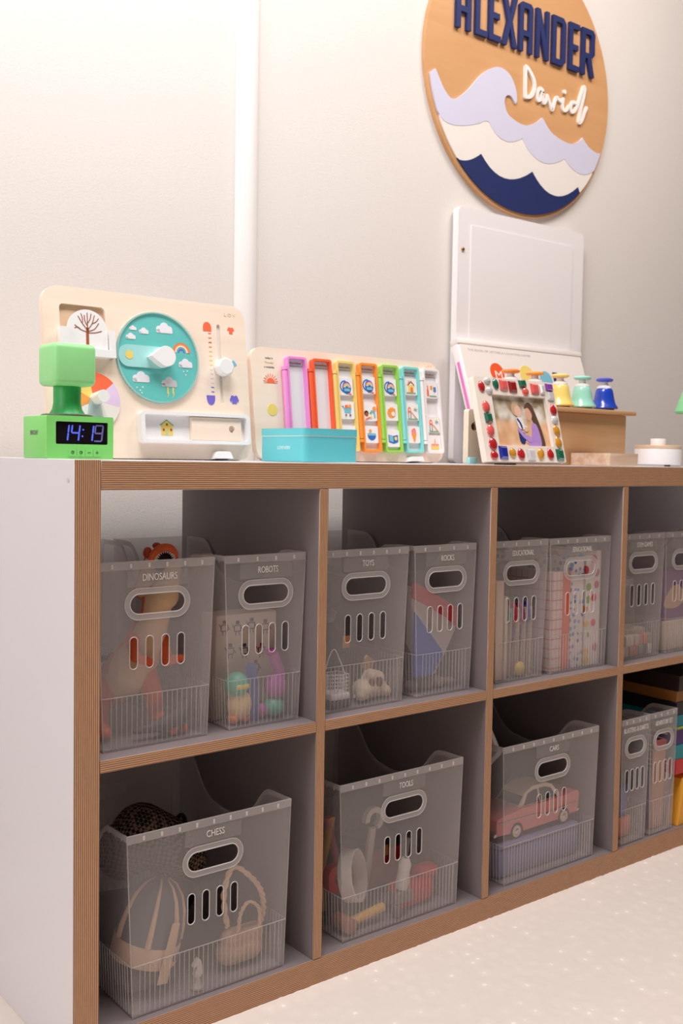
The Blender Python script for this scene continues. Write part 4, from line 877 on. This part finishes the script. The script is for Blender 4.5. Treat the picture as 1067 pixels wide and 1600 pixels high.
t7 = thing('toy_mirror', 'small square golden toy mirror standing in the TOYS bin', 'toy', (.4870, .0560, FU), (0, R(28), 0))
obj('plate', MB().rbox(-.011, 0, .052, .011, .002, .074, .001, 1), mat('mirror_gold', (186, 150, 112), .25, .1, 80, .5, .6), t7)
obj('stick', MB().cyl((0, .001, 0.006), (0, .001, .052), .0018, None, 8), M_pl, t7)

# rocks
t8 = thing('blue_folder', 'blue folder standing aslant in the ROCKS bin', 'folder', (0, .0400, 0))
obj('cover', MB().prism([(.5990, .5250), (.6640, .4530), (.6400, .4200), (.5980, .4200)], 0, .004), mat('folder_blue', (48, 84, 176), .4, .04), t8)
obj('page', MB().prism([(.6000, .5340), (.6720, .4560), (.6480, .4200), (.6040, .4200)], .0045, .008), mat('folder_page', (206, 196, 192), .6), t8)
t9 = thing('red_picture_book', 'white picture book with a red cover edge behind the blue folder', 'book', (0, .0560, 0))
obj('pages', MB().prism([(.6040, .5650), (.7040, .5240), (.7040, .4860), (.6800, .4450), (.6350, .4250), (.6040, .4700)], 0, .010), mat('book_white', (206, 194, 190), .6), t9)
obj('cover', MB().prism([(.6040, .5720), (.6200, .5660), (.7055, .5240), (.7055, .4900), (.6850, .5060), (.6400, .5300), (.6040, .5460)], -.003, -.0004), mat('book_red', (196, 52, 60), .45), t9)
for i, (x, y, r) in enumerate(((.612, .060, .013), (.640, .055, .015), (.668, .060, .014), (.692, .056, .011), (.626, .085, .014), (.655, .088, .015), (.685, .088, .013))):
    m = MB().sph((0, 0, 0), r, r*.85, r*.68, 12, 8); m.v = [tuple(Vector(p)*(1+.22*noise.noise(Vector(p)*90+Vector((i*7, 0, 0))))) for p in m.v]
    o = obj('rock', m, mat('rock_%d' % (i % 3), ((150, 136, 126), (120, 104, 96), (176, 164, 150))[i % 3], .8, .25, 120), None, (x, y, FU+r*.66)); tag(o, ('pale grey', 'dark brown', 'light tan')[i % 3]+' rock '+('at the front left corner', 'left of centre at the front', 'right of centre at the front', 'at the front right corner', 'in the second row at left', 'in the second row middle', 'in the second row at right')[i]+' of the ROCKS bin', 'rock', 'rocks in the ROCKS bin')

# educational 1: books, scissors
def slab(name, label, cat, x0, y0, x1, y1, z0, z1, cov, page=(238, 228, 216), rot=(0, 0, 0), m=None):
    t_ = thing(name, label, cat, (x0, y0, z0), rot)
    mm = m or mat('cover_%d_%d_%d' % cov, cov, .45, .03); w_, d_, h_ = x1-x0, y1-y0, z1-z0; e = min(.0012, w_*.2)
    obj('cover', MB().rbox(0, 0, 0, w_, .0015, h_, .0004, 1).rbox(0, 0, 0, e, d_, h_, .0003, 1).rbox(w_-e, 0, 0, w_, d_, h_, .0003, 1), mm, t_)
    obj('pages', MB().box(e, .0016, .002, w_-e, d_-.002, h_-.002), mat('pages', page, .7, .04, 200), t_)
    return t_
slab('cream_book', 'thick cream book at the left of the scissors bin', 'book', .7785, .034, .7985, .180, FU, .5640, (232, 208, 182))
slab('cream_booklet', 'thin pale pink booklet beside the thick cream book', 'book', .7995, .032, .8075, .170, FU, .5360, (236, 214, 200))
SC = ((.8200, (30, 150, 148), (70, 170, 120), 'teal and green'), (.8390, (214, 64, 96), (140, 100, 180), 'pink and violet'), (.8560, (160, 24, 110), (120, 96, 170), 'magenta and lilac'), (.8720, (84, 60, 176), (110, 110, 160), 'purple and grey'))
for x, c1, c2, nm in SC:
    t_ = thing('scissors', 'small scissors with %s handles standing in a bin' % nm, 'scissors', (x, .055, FU), (0, 0, 0), 'scissors in the educational bin')
    for k, (cc, z, y) in enumerate(((c1, .110, -.004), (c2, .078, .004))):
        e = [(.0016*math.sin(a*2), y+.0095*math.cos(a), z+.0165*math.sin(a)) for a in [2*pi*i/20 for i in range(20)]]
        obj('handle', MB().tube(e, .0032, 8, True), mat('handle_%d_%d_%d' % cc, cc, .35, .15, 200), t_)
    obj('blade', MB().prism([(-.008, .066), (-.003, .068), (.003, .004), (.0005, .000)], -.0008, .0, YZ), mat('steel', (190, 190, 196), .25, .03, 50, .5, 1.0), t_)
    obj('blade', MB().prism([(.008, .064), (.003, .066), (-.003, .004), (-.0005, .000)], .0002, .0010, YZ), mat('steel', (190, 190, 196)), t_)
    obj('card_sleeve', MB().rbox(.0046, -.016, 0, .0056, .012, .120, .0004, 1), mat('sleeve_card', (226, 206, 190), .6), t_)
yb = thing('toy_ball', 'yellow toy ball at the bottom of the scissors bin', 'ball', (.8480, .0395, FU+.0125)); obj('ball', MB().sph((0, 0, 0), .0125, .0060, .0125), M_yel, yb); obj('seam', MB().tube([(.0126*math.cos(2*pi*i/24), 0, .0126*math.sin(2*pi*i/24)) for i in range(24)], .0004, 5, True), M_or, yb)

# educational 2: notebooks
def gridcol(nt, tc):
    sx = nt.nodes.new('ShaderNodeSeparateXYZ'); nt.links.new(tc.outputs['Object'], sx.inputs[0]); f = []
    for ax, per in (('X', .0105), ('Y', .0135), ('Z', .0175)):
        d = nt.nodes.new('ShaderNodeMath'); d.operation = 'DIVIDE'; d.inputs[1].default_value = per; nt.links.new(sx.outputs[ax], d.inputs[0])
        a = nt.nodes.new('ShaderNodeMath'); a.operation = 'ADD'; a.inputs[1].default_value = .2; nt.links.new(d.outputs[0], a.inputs[0])
        g = nt.nodes.new('ShaderNodeMath'); g.operation = 'FRACT'; nt.links.new(a.outputs[0], g.inputs[0])
        h_ = nt.nodes.new('ShaderNodeMath'); h_.operation = 'COMPARE'; h_.inputs[1].default_value = .5; h_.inputs[2].default_value = .055; nt.links.new(g.outputs[0], h_.inputs[0]); f.append(h_.outputs[0])
    q0 = nt.nodes.new('ShaderNodeMath'); q0.operation = 'MAXIMUM'; nt.links.new(f[0], q0.inputs[0]); nt.links.new(f[1], q0.inputs[1])
    q = nt.nodes.new('ShaderNodeMath'); q.operation = 'MAXIMUM'; nt.links.new(q0.outputs[0], q.inputs[0]); nt.links.new(f[2], q.inputs[1])
    return cramp(nt, q.outputs[0], [(0.0, (236, 214, 206)), (0.6, (206, 120, 118))], 'CONSTANT')
def dots(pal, sc, th):
    def bd(nt, tc):
        vo = nt.nodes.new('ShaderNodeTexVoronoi'); vo.inputs['Scale'].default_value = sc; vo.inputs['Randomness'].default_value = .45; nt.links.new(tc.outputs['Object'], vo.inputs['Vector'])
        se = nt.nodes.new('ShaderNodeSeparateColor'); nt.links.new(vo.outputs['Color'], se.inputs[0])
        pc = cramp(nt, se.outputs[0], [(i/len(pal), c_) for i, c_ in enumerate(pal)], 'CONSTANT')
        lt = nt.nodes.new('ShaderNodeMath'); lt.operation = 'LESS_THAN'; lt.inputs[1].default_value = th; nt.links.new(vo.outputs['Distance'], lt.inputs[0])
        mx = nt.nodes.new('ShaderNodeMix'); mx.data_type = 'RGBA'; mx.inputs[6].default_value = lin((240, 228, 222)); nt.links.new(lt.outputs[0], mx.inputs[0]); nt.links.new(pc, mx.inputs[7]); return mx.outputs[2]
    return bd
slab('checked_notebook', 'white notebook with red grid lines in the notebook bin', 'notebook', .9180, .0300, .9480, .220, FU, .5720, (236, 214, 206), m=ramp_mat('red_grid', gridcol, .55))
slab('orange_folder', 'orange folder between the checked and dotted notebooks', 'folder', .9490, .0320, .9720, .220, FU, .5660, (238, 116, 78))
slab('dotted_notebook', 'white notebook with small blue dots beside the orange folder', 'notebook', .9730, .0340, 1.0120, .230, FU, .5940, (240, 228, 222), m=ramp_mat('blue_dots', dots([(96, 150, 206), (70, 120, 190), (170, 160, 206), (120, 180, 214)], 85, .36), .55))
slab('spotted_notebook', 'white notebook with large multicoloured spots at the right of its bin', 'notebook', 1.0140, .0320, 1.0580, .230, FU, .6050, (240, 228, 222), m=ramp_mat('colour_dots', dots([(226, 90, 100), (236, 140, 60), (110, 180, 214), (236, 200, 90), (200, 110, 140), (140, 170, 50)], 42, .34), .55))

# stem games
M_clear = frosted('clear_bag', (236, 232, 230), .14, .15)
jar = thing('clear_jar', 'clear plastic jar lying over the game blocks in the STEM GAMES bin', 'jar', (1.183, .100, FU+.0500))
obj('jar_wall', MB().lathe([(.044, 0), (.047, .004), (.047, .060), (.040, .070), (.038, .085), (0, .085)], 28), M_clear, jar); obj('jar_lid', MB().lathe([(.041, .0852), (.041, .098), (0, .098)], 24), frosted('jar_lid_plastic', (210, 206, 206), .5), jar)
for i in range(14):
    x = 1.1330+.0145*(i % 7); k = i//7; cc = ((236, 226, 216), (120, 116, 118), (236, 130, 90), (226, 210, 190), (236, 226, 216), (150, 170, 150), (206, 150, 110))[(i*3+k) % 7]
    o = obj('game_block', MB().rbox(0, 0, 0, .0125, .0125, .0200, .0012, 1), mat('block_%d_%d_%d' % cc, cc, .5), None, (x+.001*k, .036+.002*(i % 2), FU+.0206*k)); tag(o, ('white', 'grey', 'orange', 'cream', 'ivory', 'sage', 'tan')[(i*3+k) % 7]+' game block, '+('first', 'second', 'third', 'fourth', 'fifth', 'sixth', 'seventh')[i % 7]+' from the left in the '+('lower', 'upper')[k]+' row of the STEM GAMES bin', 'block', 'game blocks in the STEM GAMES bin')
sup = thing('block_carton', 'cream carton under the clear jar in the STEM GAMES bin', 'carton', (1.135, .054, FU)); obj('carton', MB().rbox(0, 0, 0, .098, .100, .0490, .001, 1), M_card, sup); obj('carton_flap', MB().rbox(.002, .002, .0491, .096, .050, .0497, .0002, 1), M_card, sup)
pb = thing('purple_game_box', 'purple game box with a cream picture in the bin at the right edge', 'box', (1.2700, .0450, FU+.0590))
obj('box', MB().rbox(0, 0, 0, .105, .180, .1000, .001, 1), mat('box_purple', (118, 60, 124), .4, .1, 40), pb)
obj('picture', MB().prism(spline([(.010, .030), (.030, .062), (.060, .070), (.080, .040), (.050, .024)], 5, True), -.0006, 0), mat('box_picture', (216, 176, 140), .5, .1, 80), pb)
cbx = thing('cream_carton', 'cream carton under the purple game box', 'carton', (1.2720, .0400, FU)); obj('carton', MB().rbox(0, 0, 0, .100, .180, .0582, .001, 1), mat('carton_light', (226, 206, 186), .6), cbx); obj('carton_tape', MB().box(.040, -.0004, 0.002, .060, 0, .0580), M_card, cbx)

# chess
def weave(nt, tc):
    mp = nt.nodes.new('ShaderNodeMapping'); mp.inputs['Rotation'].default_value = (.3, .5, .75); nt.links.new(tc.outputs['Object'], mp.inputs['Vector'])
    ck_ = nt.nodes.new('ShaderNodeTexChecker'); ck_.inputs['Scale'].default_value = 210; ck_.inputs['Color1'].default_value = lin((140, 116, 100)); ck_.inputs['Color2'].default_value = lin((34, 26, 25)); nt.links.new(mp.outputs['Vector'], ck_.inputs['Vector']); return ck_.outputs['Color']
M_weave = ramp_mat('houndstooth', weave, .9, .1)
hr = thing('houndstooth_hat', 'brown and cream houndstooth cloth hat heaped in the CHESS bin', 'hat', (0, 0, 0))
blob('crown', [((.190, .18, .214), .044, (.228, .16, .190), .042), ((.190, .18, .214), .040, (.172, .20, .185), .042), ((.228, .16, .190), .035, (.255, .16, .168), .032)], M_weave, hr, .004, 4)
obj('band', MB().tube([(.236+.036*math.cos(a)*.4, .154+.044*math.cos(a+.4), .196+.045*math.sin(a)) for a in [2*pi*i/24 for i in range(24)]], .0035, 8, True), mat('hat_band', (16, 12, 12), .9), hr)
hs = thing('dark_cloth_bag', 'black cloth bag bunched under the houndstooth hat in the CHESS bin', 'bag', (0, 0, 0))
blob('bag', [((.150, .22, .083), .037, (.230, .20, .083), .037), ((.230, .20, .083), .037, (.270, .23, .083), .036)], mat('bag_black', (30, 26, 28), .9, .1, 60), hs, .005, 5)
obj('drawstring', MB().tube(spline([(.20, .146, .11), (.205, .140, .09), (.212, .142, .07)], 4), .0015, 6), M_card, hs)
M_cap = mat('cap_grey', (96, 96, 108), .6, .08, 60); M_capc = mat('cap_cream', (226, 192, 160), .6, .06, 60)
kp = thing('panelled_ball_cap', 'grey and cream panelled soft cap lying in the CHESS bin', 'cap', (.1500, .0740, .1280), (R(6), R(12), R(10)))
obj('crown', MB().lathe([(.0445, -.018), (.0435, .000), (.0400, .022), (.0330, .042), (.0220, .057), (.0100, .0640), (0, .0655)], 32), M_cap, kp)
obj('rim_band', MB().lathe([(.0448, -.046), (.0462, -.044), (.0468, -.020), (.0456, -.0172), (.0440, -.0172), (.0430, -.046)], 32), M_capc, kp)
for a in (-128, -80, -30, 30, 170):
    c_, s_ = math.cos(R(a)), math.sin(R(a))
    obj('seam_stripe', MB().tube([(c_*r*1.012, s_*r*1.012, z) for r, z in ((.0440, -.016), (.0437, .000), (.0402, .022), (.0334, .042), (.0226, .057), (.0100, .0648))], [.0042, .0040, .0034, .0026, .0018, .001], 8), M_capc, kp)
obj('strap', MB().add([(-.006, -.0495, .020), (.006, -.0495, .020), (.0085, -.0500, -.062), (-.0085, -.0500, -.062), (-.006, -.0480, .020), (.006, -.0480, .020), (.0085, -.0485, -.062), (-.0085, -.0485, -.062)], [(0, 1, 2, 3), (7, 6, 5, 4), (0, 4, 5, 1), (1, 5, 6, 2), (2, 6, 7, 3), (3, 7, 4, 0)]), M_capc, kp)
obj('lettering', text('UN', .020, -.031, .013, .010, -.0452, -.0440), mat('cap_ink', (90, 80, 84), .6), kp)
cs = thing('folded_cloth', 'grey folded cloth under the panelled cap in the CHESS bin', 'cloth', (.100, .035, FL))
blob('cloth', [((.016, .030, .014), .012, (.075, .030, .014), .012), ((.016, .060, .014), .012, (.075, .060, .014), .012), ((.02, .045, .020), .012, (.07, .045, .021), .012)], mat('cloth_grey', (112, 104, 104), .9), cs, .003, 6)
rp = thing('rope_handle_pouch', 'small woven pouch with a twisted rope handle in the CHESS bin', 'pouch', (0, 0, 0))
P_ = spline([(.2600, .052, .100), (.2520, .050, .150), (.2660, .048, .187), (.2960, .046, .166), (.3130, .045, .140), (.3160, .045, .112), (.3080, .046, .090)], 10)
for ph_ in (0, pi):
    obj('rope', MB().tube([(p[0]+.0022*math.cos(i*.9+ph_), p[1]+.0022*math.sin(i*.9+ph_), p[2]) for i, p in enumerate(P_)], .0026, 7), M_capc, rp)
Q_ = spline([(.2700, .040, .095), (.2740, .039, .122), (.2880, .039, .135), (.3050, .039, .120), (.3060, .039, .092)], 10)
for ph_ in (0, pi):
    obj('rope', MB().tube([(p[0]+.0015*math.cos(i*.9+ph_), p[1]+.0015*math.sin(i*.9+ph_), p[2]) for i, p in enumerate(Q_)], .0018, 7), M_capc, rp)
blob('pouch', [((.262, .052, .064), .019, (.298, .052, .064), .019), ((.262, .050, .084), .014, (.304, .050, .084), .014)], mat('pouch_weave', (206, 170, 142), .95, .35, 300, .05, bump=1.0, bscale=350), rp, .003, 3)
kn_ = thing('chess_knight', 'small silvery chess knight standing against the front of the CHESS bin', 'chess piece', (.1960, .0260, FL))
M_kn = mat('knight_silver', (206, 200, 196), .3, .1, 90, .5, .3)
obj('pedestal', MB().lathe([(.0085, 0), (.0085, .003), (.0055, .006), (.0040, .014), (.0055, .018), (0, .018)], 20), M_kn, kn_)
obj('horse_head', MB().prism(spline([(-.005, .018), (.005, .018), (.006, .028), (.004, .038), (.000, .043), (-.002, .041), (-.008, .034), (-.007, .031), (-.002, .032), (-.005, .025)], 3, True), -.003, .003), M_kn, kn_)

# tools
M_tr = mat('tool_red', (206, 44, 40), .4, .06, 40); M_ty = mat('tool_yellow', (226, 176, 84), .45, .06, 40); M_tw = mat('tool_white', (222, 214, 206), .45, .04, 40); M_tg = mat('tool_grey', (120, 114, 112), .4)
tp = thing('tape_ring', 'white plastic ring standing in the TOOLS bin', 'ring', (.5080, .0600, FL+.0400), (R(-12), R(-18), R(38)))
obj('ring', MB().prism([circ(0, .036, .0400, None, 40), circ(0, .036, .0365, None, 40)], -.011, .011), M_tw, tp)
obj('ring_mark', MB().prism([circ(0, .036, .0404, None, 12, 20, 60)+circ(0, .036, .0399, None, 12, 60, 20)], -.004, .004), M_ty, tp)
dl = thing('toy_drill', 'red toy drill lying on the floor of the TOOLS bin', 'toy tool', (.5700, .0560, FL))
obj('body', MB().rbox(0, -.018, .0, .085, .018, .042, .012, 4), M_tr, dl); obj('handle', MB().rbox(.055, -.014, .036, .098, .014, .058, .010, 3), M_tr, dl)
obj('chuck', MB().lathe([(.010, 0), (.010, .012), (.004, .018), (.002, .030), (0, .030)], 18).xf(Matrix.Translation((0, 0, .020)) @ Matrix.Rotation(-pi/2, 4, 'Y')), M_tg, dl)
sd = thing('toy_screwdriver', 'white and grey toy bottle shaped screwdriver upright in the TOOLS bin', 'toy tool', (.5780, .0370, FL+.040), (R(4), R(6), 0))
obj('handle', MB().lathe([(.0100, 0), (.0110, .010), (.0095, .028), (.0105, .040), (.0060, .050), (0, .050)], 20), M_tw, sd); obj('shaft', MB().cyl((0, 0, .050), (0, 0, .082), .0032, None, 10), M_tg, sd)
sdb = thing('toy_vice', 'grey toy vice under the upright screwdriver in the TOOLS bin', 'toy tool', (.5560, .0240, FL)); obj('vice_block', MB().rbox(0, 0, 0, .0120, .0120, .020, .002, 1), M_tg, sdb); obj('vice_jaw', MB().rbox(.001, .001, .0205, .036, .0110, .0390, .002, 1), M_tg, sdb)
hm_ = thing('toy_hammer', 'yellow handled toy hammer in the front left corner of the TOOLS bin', 'toy tool', (.4640, .0370, FL))
obj('handle', MB().cyl((0, 0, .012), (.075, 0, .020), .0065, .0075, 14), M_ty, hm_); obj('head', MB().cyl((0, -.014, .013), (0, .020, .013), .0120, None, 18), mat('hammer_brown', (170, 104, 74), .5), hm_)
sw = thing('toy_saw', 'red handled toy saw at the left side of the TOOLS bin', 'toy tool', (.4560, .0700, FL+.002))
obj('handle', MB().prism([rr(-.006, .050, .040, .092, .014, 5), rr(.006, .062, .028, .080, .007, 4)], -.008, .008), M_tr, sw); obj('blade', MB().prism([(.004, 0), (.034, 0), (.034, .052), (.004, .052)], -.001, .001), M_tg, sw)
wr_ = thing('toy_wrench', 'cream toy wrench standing at the back of the TOOLS bin', 'toy tool', (.5600, .110, FL), (0, R(8), 0))
obj('shaft', MB().rbox(-.007, -.004, 0, .007, .004, .120, .003, 2), M_tw, wr_); obj('jaw', MB().prism(arc(0, .134, .0200, .0110, -60, 200, 18), -.005, .005), M_tw, wr_)
rc = thing('red_toolbox', 'red toy toolbox with a yellow latch at the back of the TOOLS bin', 'toy box', (.5800, .135, FL))
obj('box', MB().rbox(0, 0, 0, .090, .060, .062, .004, 2), M_tr, rc); obj('lid', MB().rbox(-.001, -.001, .0625, .091, .061, .082, .004, 2), mat('tool_dark', (52, 44, 44), .5), rc); obj('latch', MB().rbox(.038, -.004, .052, .052, 0, .070, .001, 1), M_ty, rc)
pl_ = thing('toy_pliers', 'yellow and pink toy pliers standing left at the back of the TOOLS bin', 'toy tool', (.4950, .120, FL), (0, 0, 0))
obj('arm', MB().tube(spline([(-.012, 0, 0), (-.016, 0, .06), (-.004, 0, .115), (.004, 0, .150)], 4), .0065, 10), M_ty, pl_); obj('arm', MB().tube(spline([(.012, 0, 0), (.016, 0, .06), (.004, 0, .115), (-.004, 0, .150)], 4), .0065, 10), mat('tool_pink', (214, 120, 112), .45), pl_)

# cars
M_pk = mat('car_pink', (226, 122, 118), .25, .03, 20, .5, coat=.5); M_rf = mat('car_cream', (236, 214, 194), .3, .03, 20, .5); M_gls = mat('car_window', (60, 56, 60), .12, .05, 20, .6); M_chr = mat('chrome', (206, 200, 198), .15, .03, 20, .5, 1.0)
cr_ = thing('pink_toy_car', 'pink vintage toy car with a cream roof inside the CARS bin', 'toy car', (.8000, .0390, FL+.0600), (0, R(-.6), 0))
prof = spline([(.000, .014), (.000, .034), (.006, .044), (.060, .050), (.080, .051), (.160, .051), (.196, .053), (.216, .054), (.222, .046), (.220, .030), (.218, .014)], 3)
def arch(cx_): return circ(cx_, .012, .0165, .0165, 10, 0, 180)
body = prof+[(.1975, .014)]+arch(.1800)+[(.1630, .010), (.0700, .010)]+arch(.0520)+[(.0350, .012)]
bm_ = MB().prism(body, 0, .072); o = obj('car_body', bm_, M_pk, cr_); bv = o.modifiers.new('Bevel', 'BEVEL'); bv.width = .003; bv.segments = 2; bv.limit_method = 'ANGLE'
cabL = [(.066, .050), (.084, .072), (.104, .080), (.140, .080), (.158, .074), (.176, .050)]
mcab = MB().prism(cabL, .006, .066); mcab.v = [(x, .036+(y-.036)*(1-.22*max(0, (z-.050)/.03)), z) for x, y, z in mcab.v]
cab = obj('cabin', mcab, M_rf, cr_)
for w1 in ([(.076, .0525), (.090, .0700), (.108, .0740), (.116, .0740), (.116, .0525)], [(.121, .0525), (.121, .0740), (.138, .0735), (.152, .0690), (.164, .0525)]):
    mw = MB().prism(w1, .0052, .0668); mw.v = [(x, .036+(y-.036)*(1-.22*max(0, (z-.050)/.03)), z) for x, y, z in mw.v]; obj('side_window', mw, M_gls, cab)
mw = MB().prism([(.0690, .0520), (.0845, .0700), (.0830, .0705), (.0672, .0525)], .012, .060); obj('windscreen', mw, M_gls, cab)
for cx_ in (.0520, .1800):
    for y in (.0005, .0595):
        wl_ = obj('wheel', MB().cyl((cx_, y, .0125), (cx_, y+.012, .0125), .0130, None, 24), mat('tyre', (40, 36, 36), .7), cr_)
        yy = y-.0006 if y < .03 else y+.0126; obj('whitewall', MB().cyl((cx_, min(yy, yy+.0006), .0125), (cx_, max(yy, yy+.0006)+.0002, .0125), .0105, None, 24), M_rf, wl_); obj('hubcap', MB().sph((cx_, yy-.0004 if y < .03 else yy+.0006, .0125), .0055, .0014, .0055, 14, 8), M_chr, wl_)
obj('bumper', MB().rbox(-.007, -.001, .012, .002, .073, .021, .003, 2), M_chr, cr_); obj('bumper', MB().rbox(.216, -.001, .014, .226, .073, .022, .003, 2), M_chr, cr_)
obj('side_trim', MB().tube([(.006, -.0006, .036), (.10, -.0006, .034), (.126, -.0006, .028), (.214, -.0006, .034)], .0010, 6), M_chr, cr_)
obj('tail_lamp', MB().sph((.2225, .006, .044), .003, .004, .006, 12, 8), M_tr, cr_)
gb = thing('lavender_toy_box', 'lavender plastic toy box under the pink car in the CARS bin', 'toy box', (.8010, .0330, FL))
obj('box', MB().rbox(0, 0, 0, .212, .150, .050, .004, 2), mat('box_lavender', (132, 132, 176), .45, .05), gb); obj('lid', MB().rbox(-.001, -.001, .0505, .213, .151, .0595, .003, 2), mat('lid_lavender', (150, 146, 186), .45), gb)
pc = thing('white_toy_truck', 'white and black toy truck tipped on its end at the back of the CARS bin', 'toy car', (.8800, .130, .118), (R(-6), R(-24), R(8)))
obj('chassis', MB().rbox(0, 0, 0, .085, .060, .075, .006, 2), mat('truck_black', (34, 32, 34), .4), pc)
cbn = obj('cab', MB().prism([[(.004, .074), (.004, .128), (.040, .140), (.078, .128), (.082, .074)], [(.012, .084), (.012, .122), (.034, .130), (.034, .084)], [(.042, .084), (.042, .130), (.070, .122), (.072, .084)]], 0, .060), M_pl, pc)
for cx_ in (.016, .068):
    obj('wheel', MB().cyl((cx_, -.006, .012), (cx_, .0, .012), .0150, None, 20), mat('tyre', (40, 36, 36)), pc)
obj('roof_rack', MB().tube([(.008, .004, .141), (.040, .004, .146), (.074, .004, .138)], .0018, 6).tube([(.008, .056, .141), (.040, .056, .146), (.074, .056, .138)], .0018, 6), mat('truck_black', (34, 32, 34)), pc)
pcb = thing('dark_toy_crate', 'dark crate under the tipped toy truck in the CARS bin', 'crate', (.8560, .190, FL)); obj('crate', MB().rbox(0, 0, 0, .130, .100, .070, .004, 2), mat('crate_dark', (60, 58, 64), .5), pcb); obj('crate_rim', MB().rbox(-.002, -.002, .0605, .132, .102, .0660, .001, 1), mat('crate_rim', (84, 82, 88), .5), pcb)

# blasters and the bin beside it
bl = thing('toy_blaster', 'orange and blue toy blaster standing in the blasters bin', 'toy', (1.1480, .0400, FL))
obj('barrel', MB().rbox(-.026, -.010, 0, .026, .014, .040, .005, 2), mat('blaster_orange', (232, 128, 84), .45), bl); obj('grip', MB().rbox(-.022, -.008, .0405, .018, .012, .100, .005, 2), mat('blaster_blue', (96, 106, 158), .45), bl); obj('trigger', MB().tube([(.018, 0, .060), (.026, 0, .068), (.018, 0, .078)], .0025, 8), M_or, bl)
bl2 = thing('craft_packet', 'pink and tan craft packet standing in the narrow right hand bin', 'packet', (1.2330, .0240, FL), (0, R(2), 0))
obj('packet', MB().rbox(-.004, 0, 0, .036, .006, .160, .002, 1), mat('packet_tan', (206, 158, 134), .6, .1, 40), bl2); obj('header', MB().rbox(-.004, -.0005, .1605, .036, .0055, .176, .001, 1), mat('packet_pink', (206, 120, 116), .5), bl2)

# game boxes stacked at the right of the lower right cell
GB = ((.0410, .1425, (206, 196, 190), 'white game box at the bottom of the stack in the lower right cell'), (.1430, .1725, (206, 40, 44), 'red game box in the stack at the lower right'), (.1730, .2020, (24, 142, 152), 'teal game box on top of the red one'), (.2025, .2345, (76, 36, 116), 'purple game box in the middle of the stack at the lower right'), (.2350, .2400, (160, 176, 62), 'thin lime green game box between purple and teal boxes'), (.2405, .2630, (18, 128, 146), 'teal game box above the lime green one'), (.2635, .2900, (40, 30, 40), 'black game box high in the stack'), (.2905, .3120, (150, 96, 44), 'brown orange game box second from the top of the stack'), (.3125, .3440, (50, 36, 34), 'dark brown game box on top of the stack'))
for i, (z0, z1, cc, lb) in enumerate(GB):
    y0 = .0440 if i == 0 else (.0120+.0015*((i*5) % 4)); g_ = thing('game_box', lb, 'game box', (1.2920+(.004 if i == 0 else .0007*(i % 3)), y0, z0))
    obj('box', MB().rbox(0, 0, 0, .128, .36-y0, z1-z0, .0008, 1), mat('game_%d' % i, cc, .4, .05), g_)
    if i in (1, 2, 3):
        for k in range(2): 
            zc = (z1-z0)*(.62-.34*k); obj('print_line', MB().prism(rr(.018+.006*k, zc-.0016, .068, zc+.0016, .0008, 2), -.0003, 0, YZ), M_iv, g_)
og = thing('orange_snack_pack', 'orange package with a purple star badge in front of the game boxes', 'package', (1.2980, .0080, LO+.0008), (0, 0, 0))
mo = MB().prism([(0, 0), (.110, 0), (.112, .100), (.040, .100), (.020, .090)], 0, .028)
obj('pack', mo, mat('pack_orange', (244, 172, 60), .4, .06, 30), og)
bg = obj('badge', MB().prism(circ(.034, .030, .0170, None, 28), -.0008, 0), M_iv, og); obj('badge_centre', MB().prism(circ(.034, .030, .0140, None, 28), -.0012, -.0008), mat('badge_purple', (92, 70, 160), .4), bg)
obj('plus_mark', MB().stroke([(.022, .066), (.032, .066)], .003, -.0006, 0).stroke([(.027, .061), (.027, .071)], .003, -.0006, 0), M_tr, og)
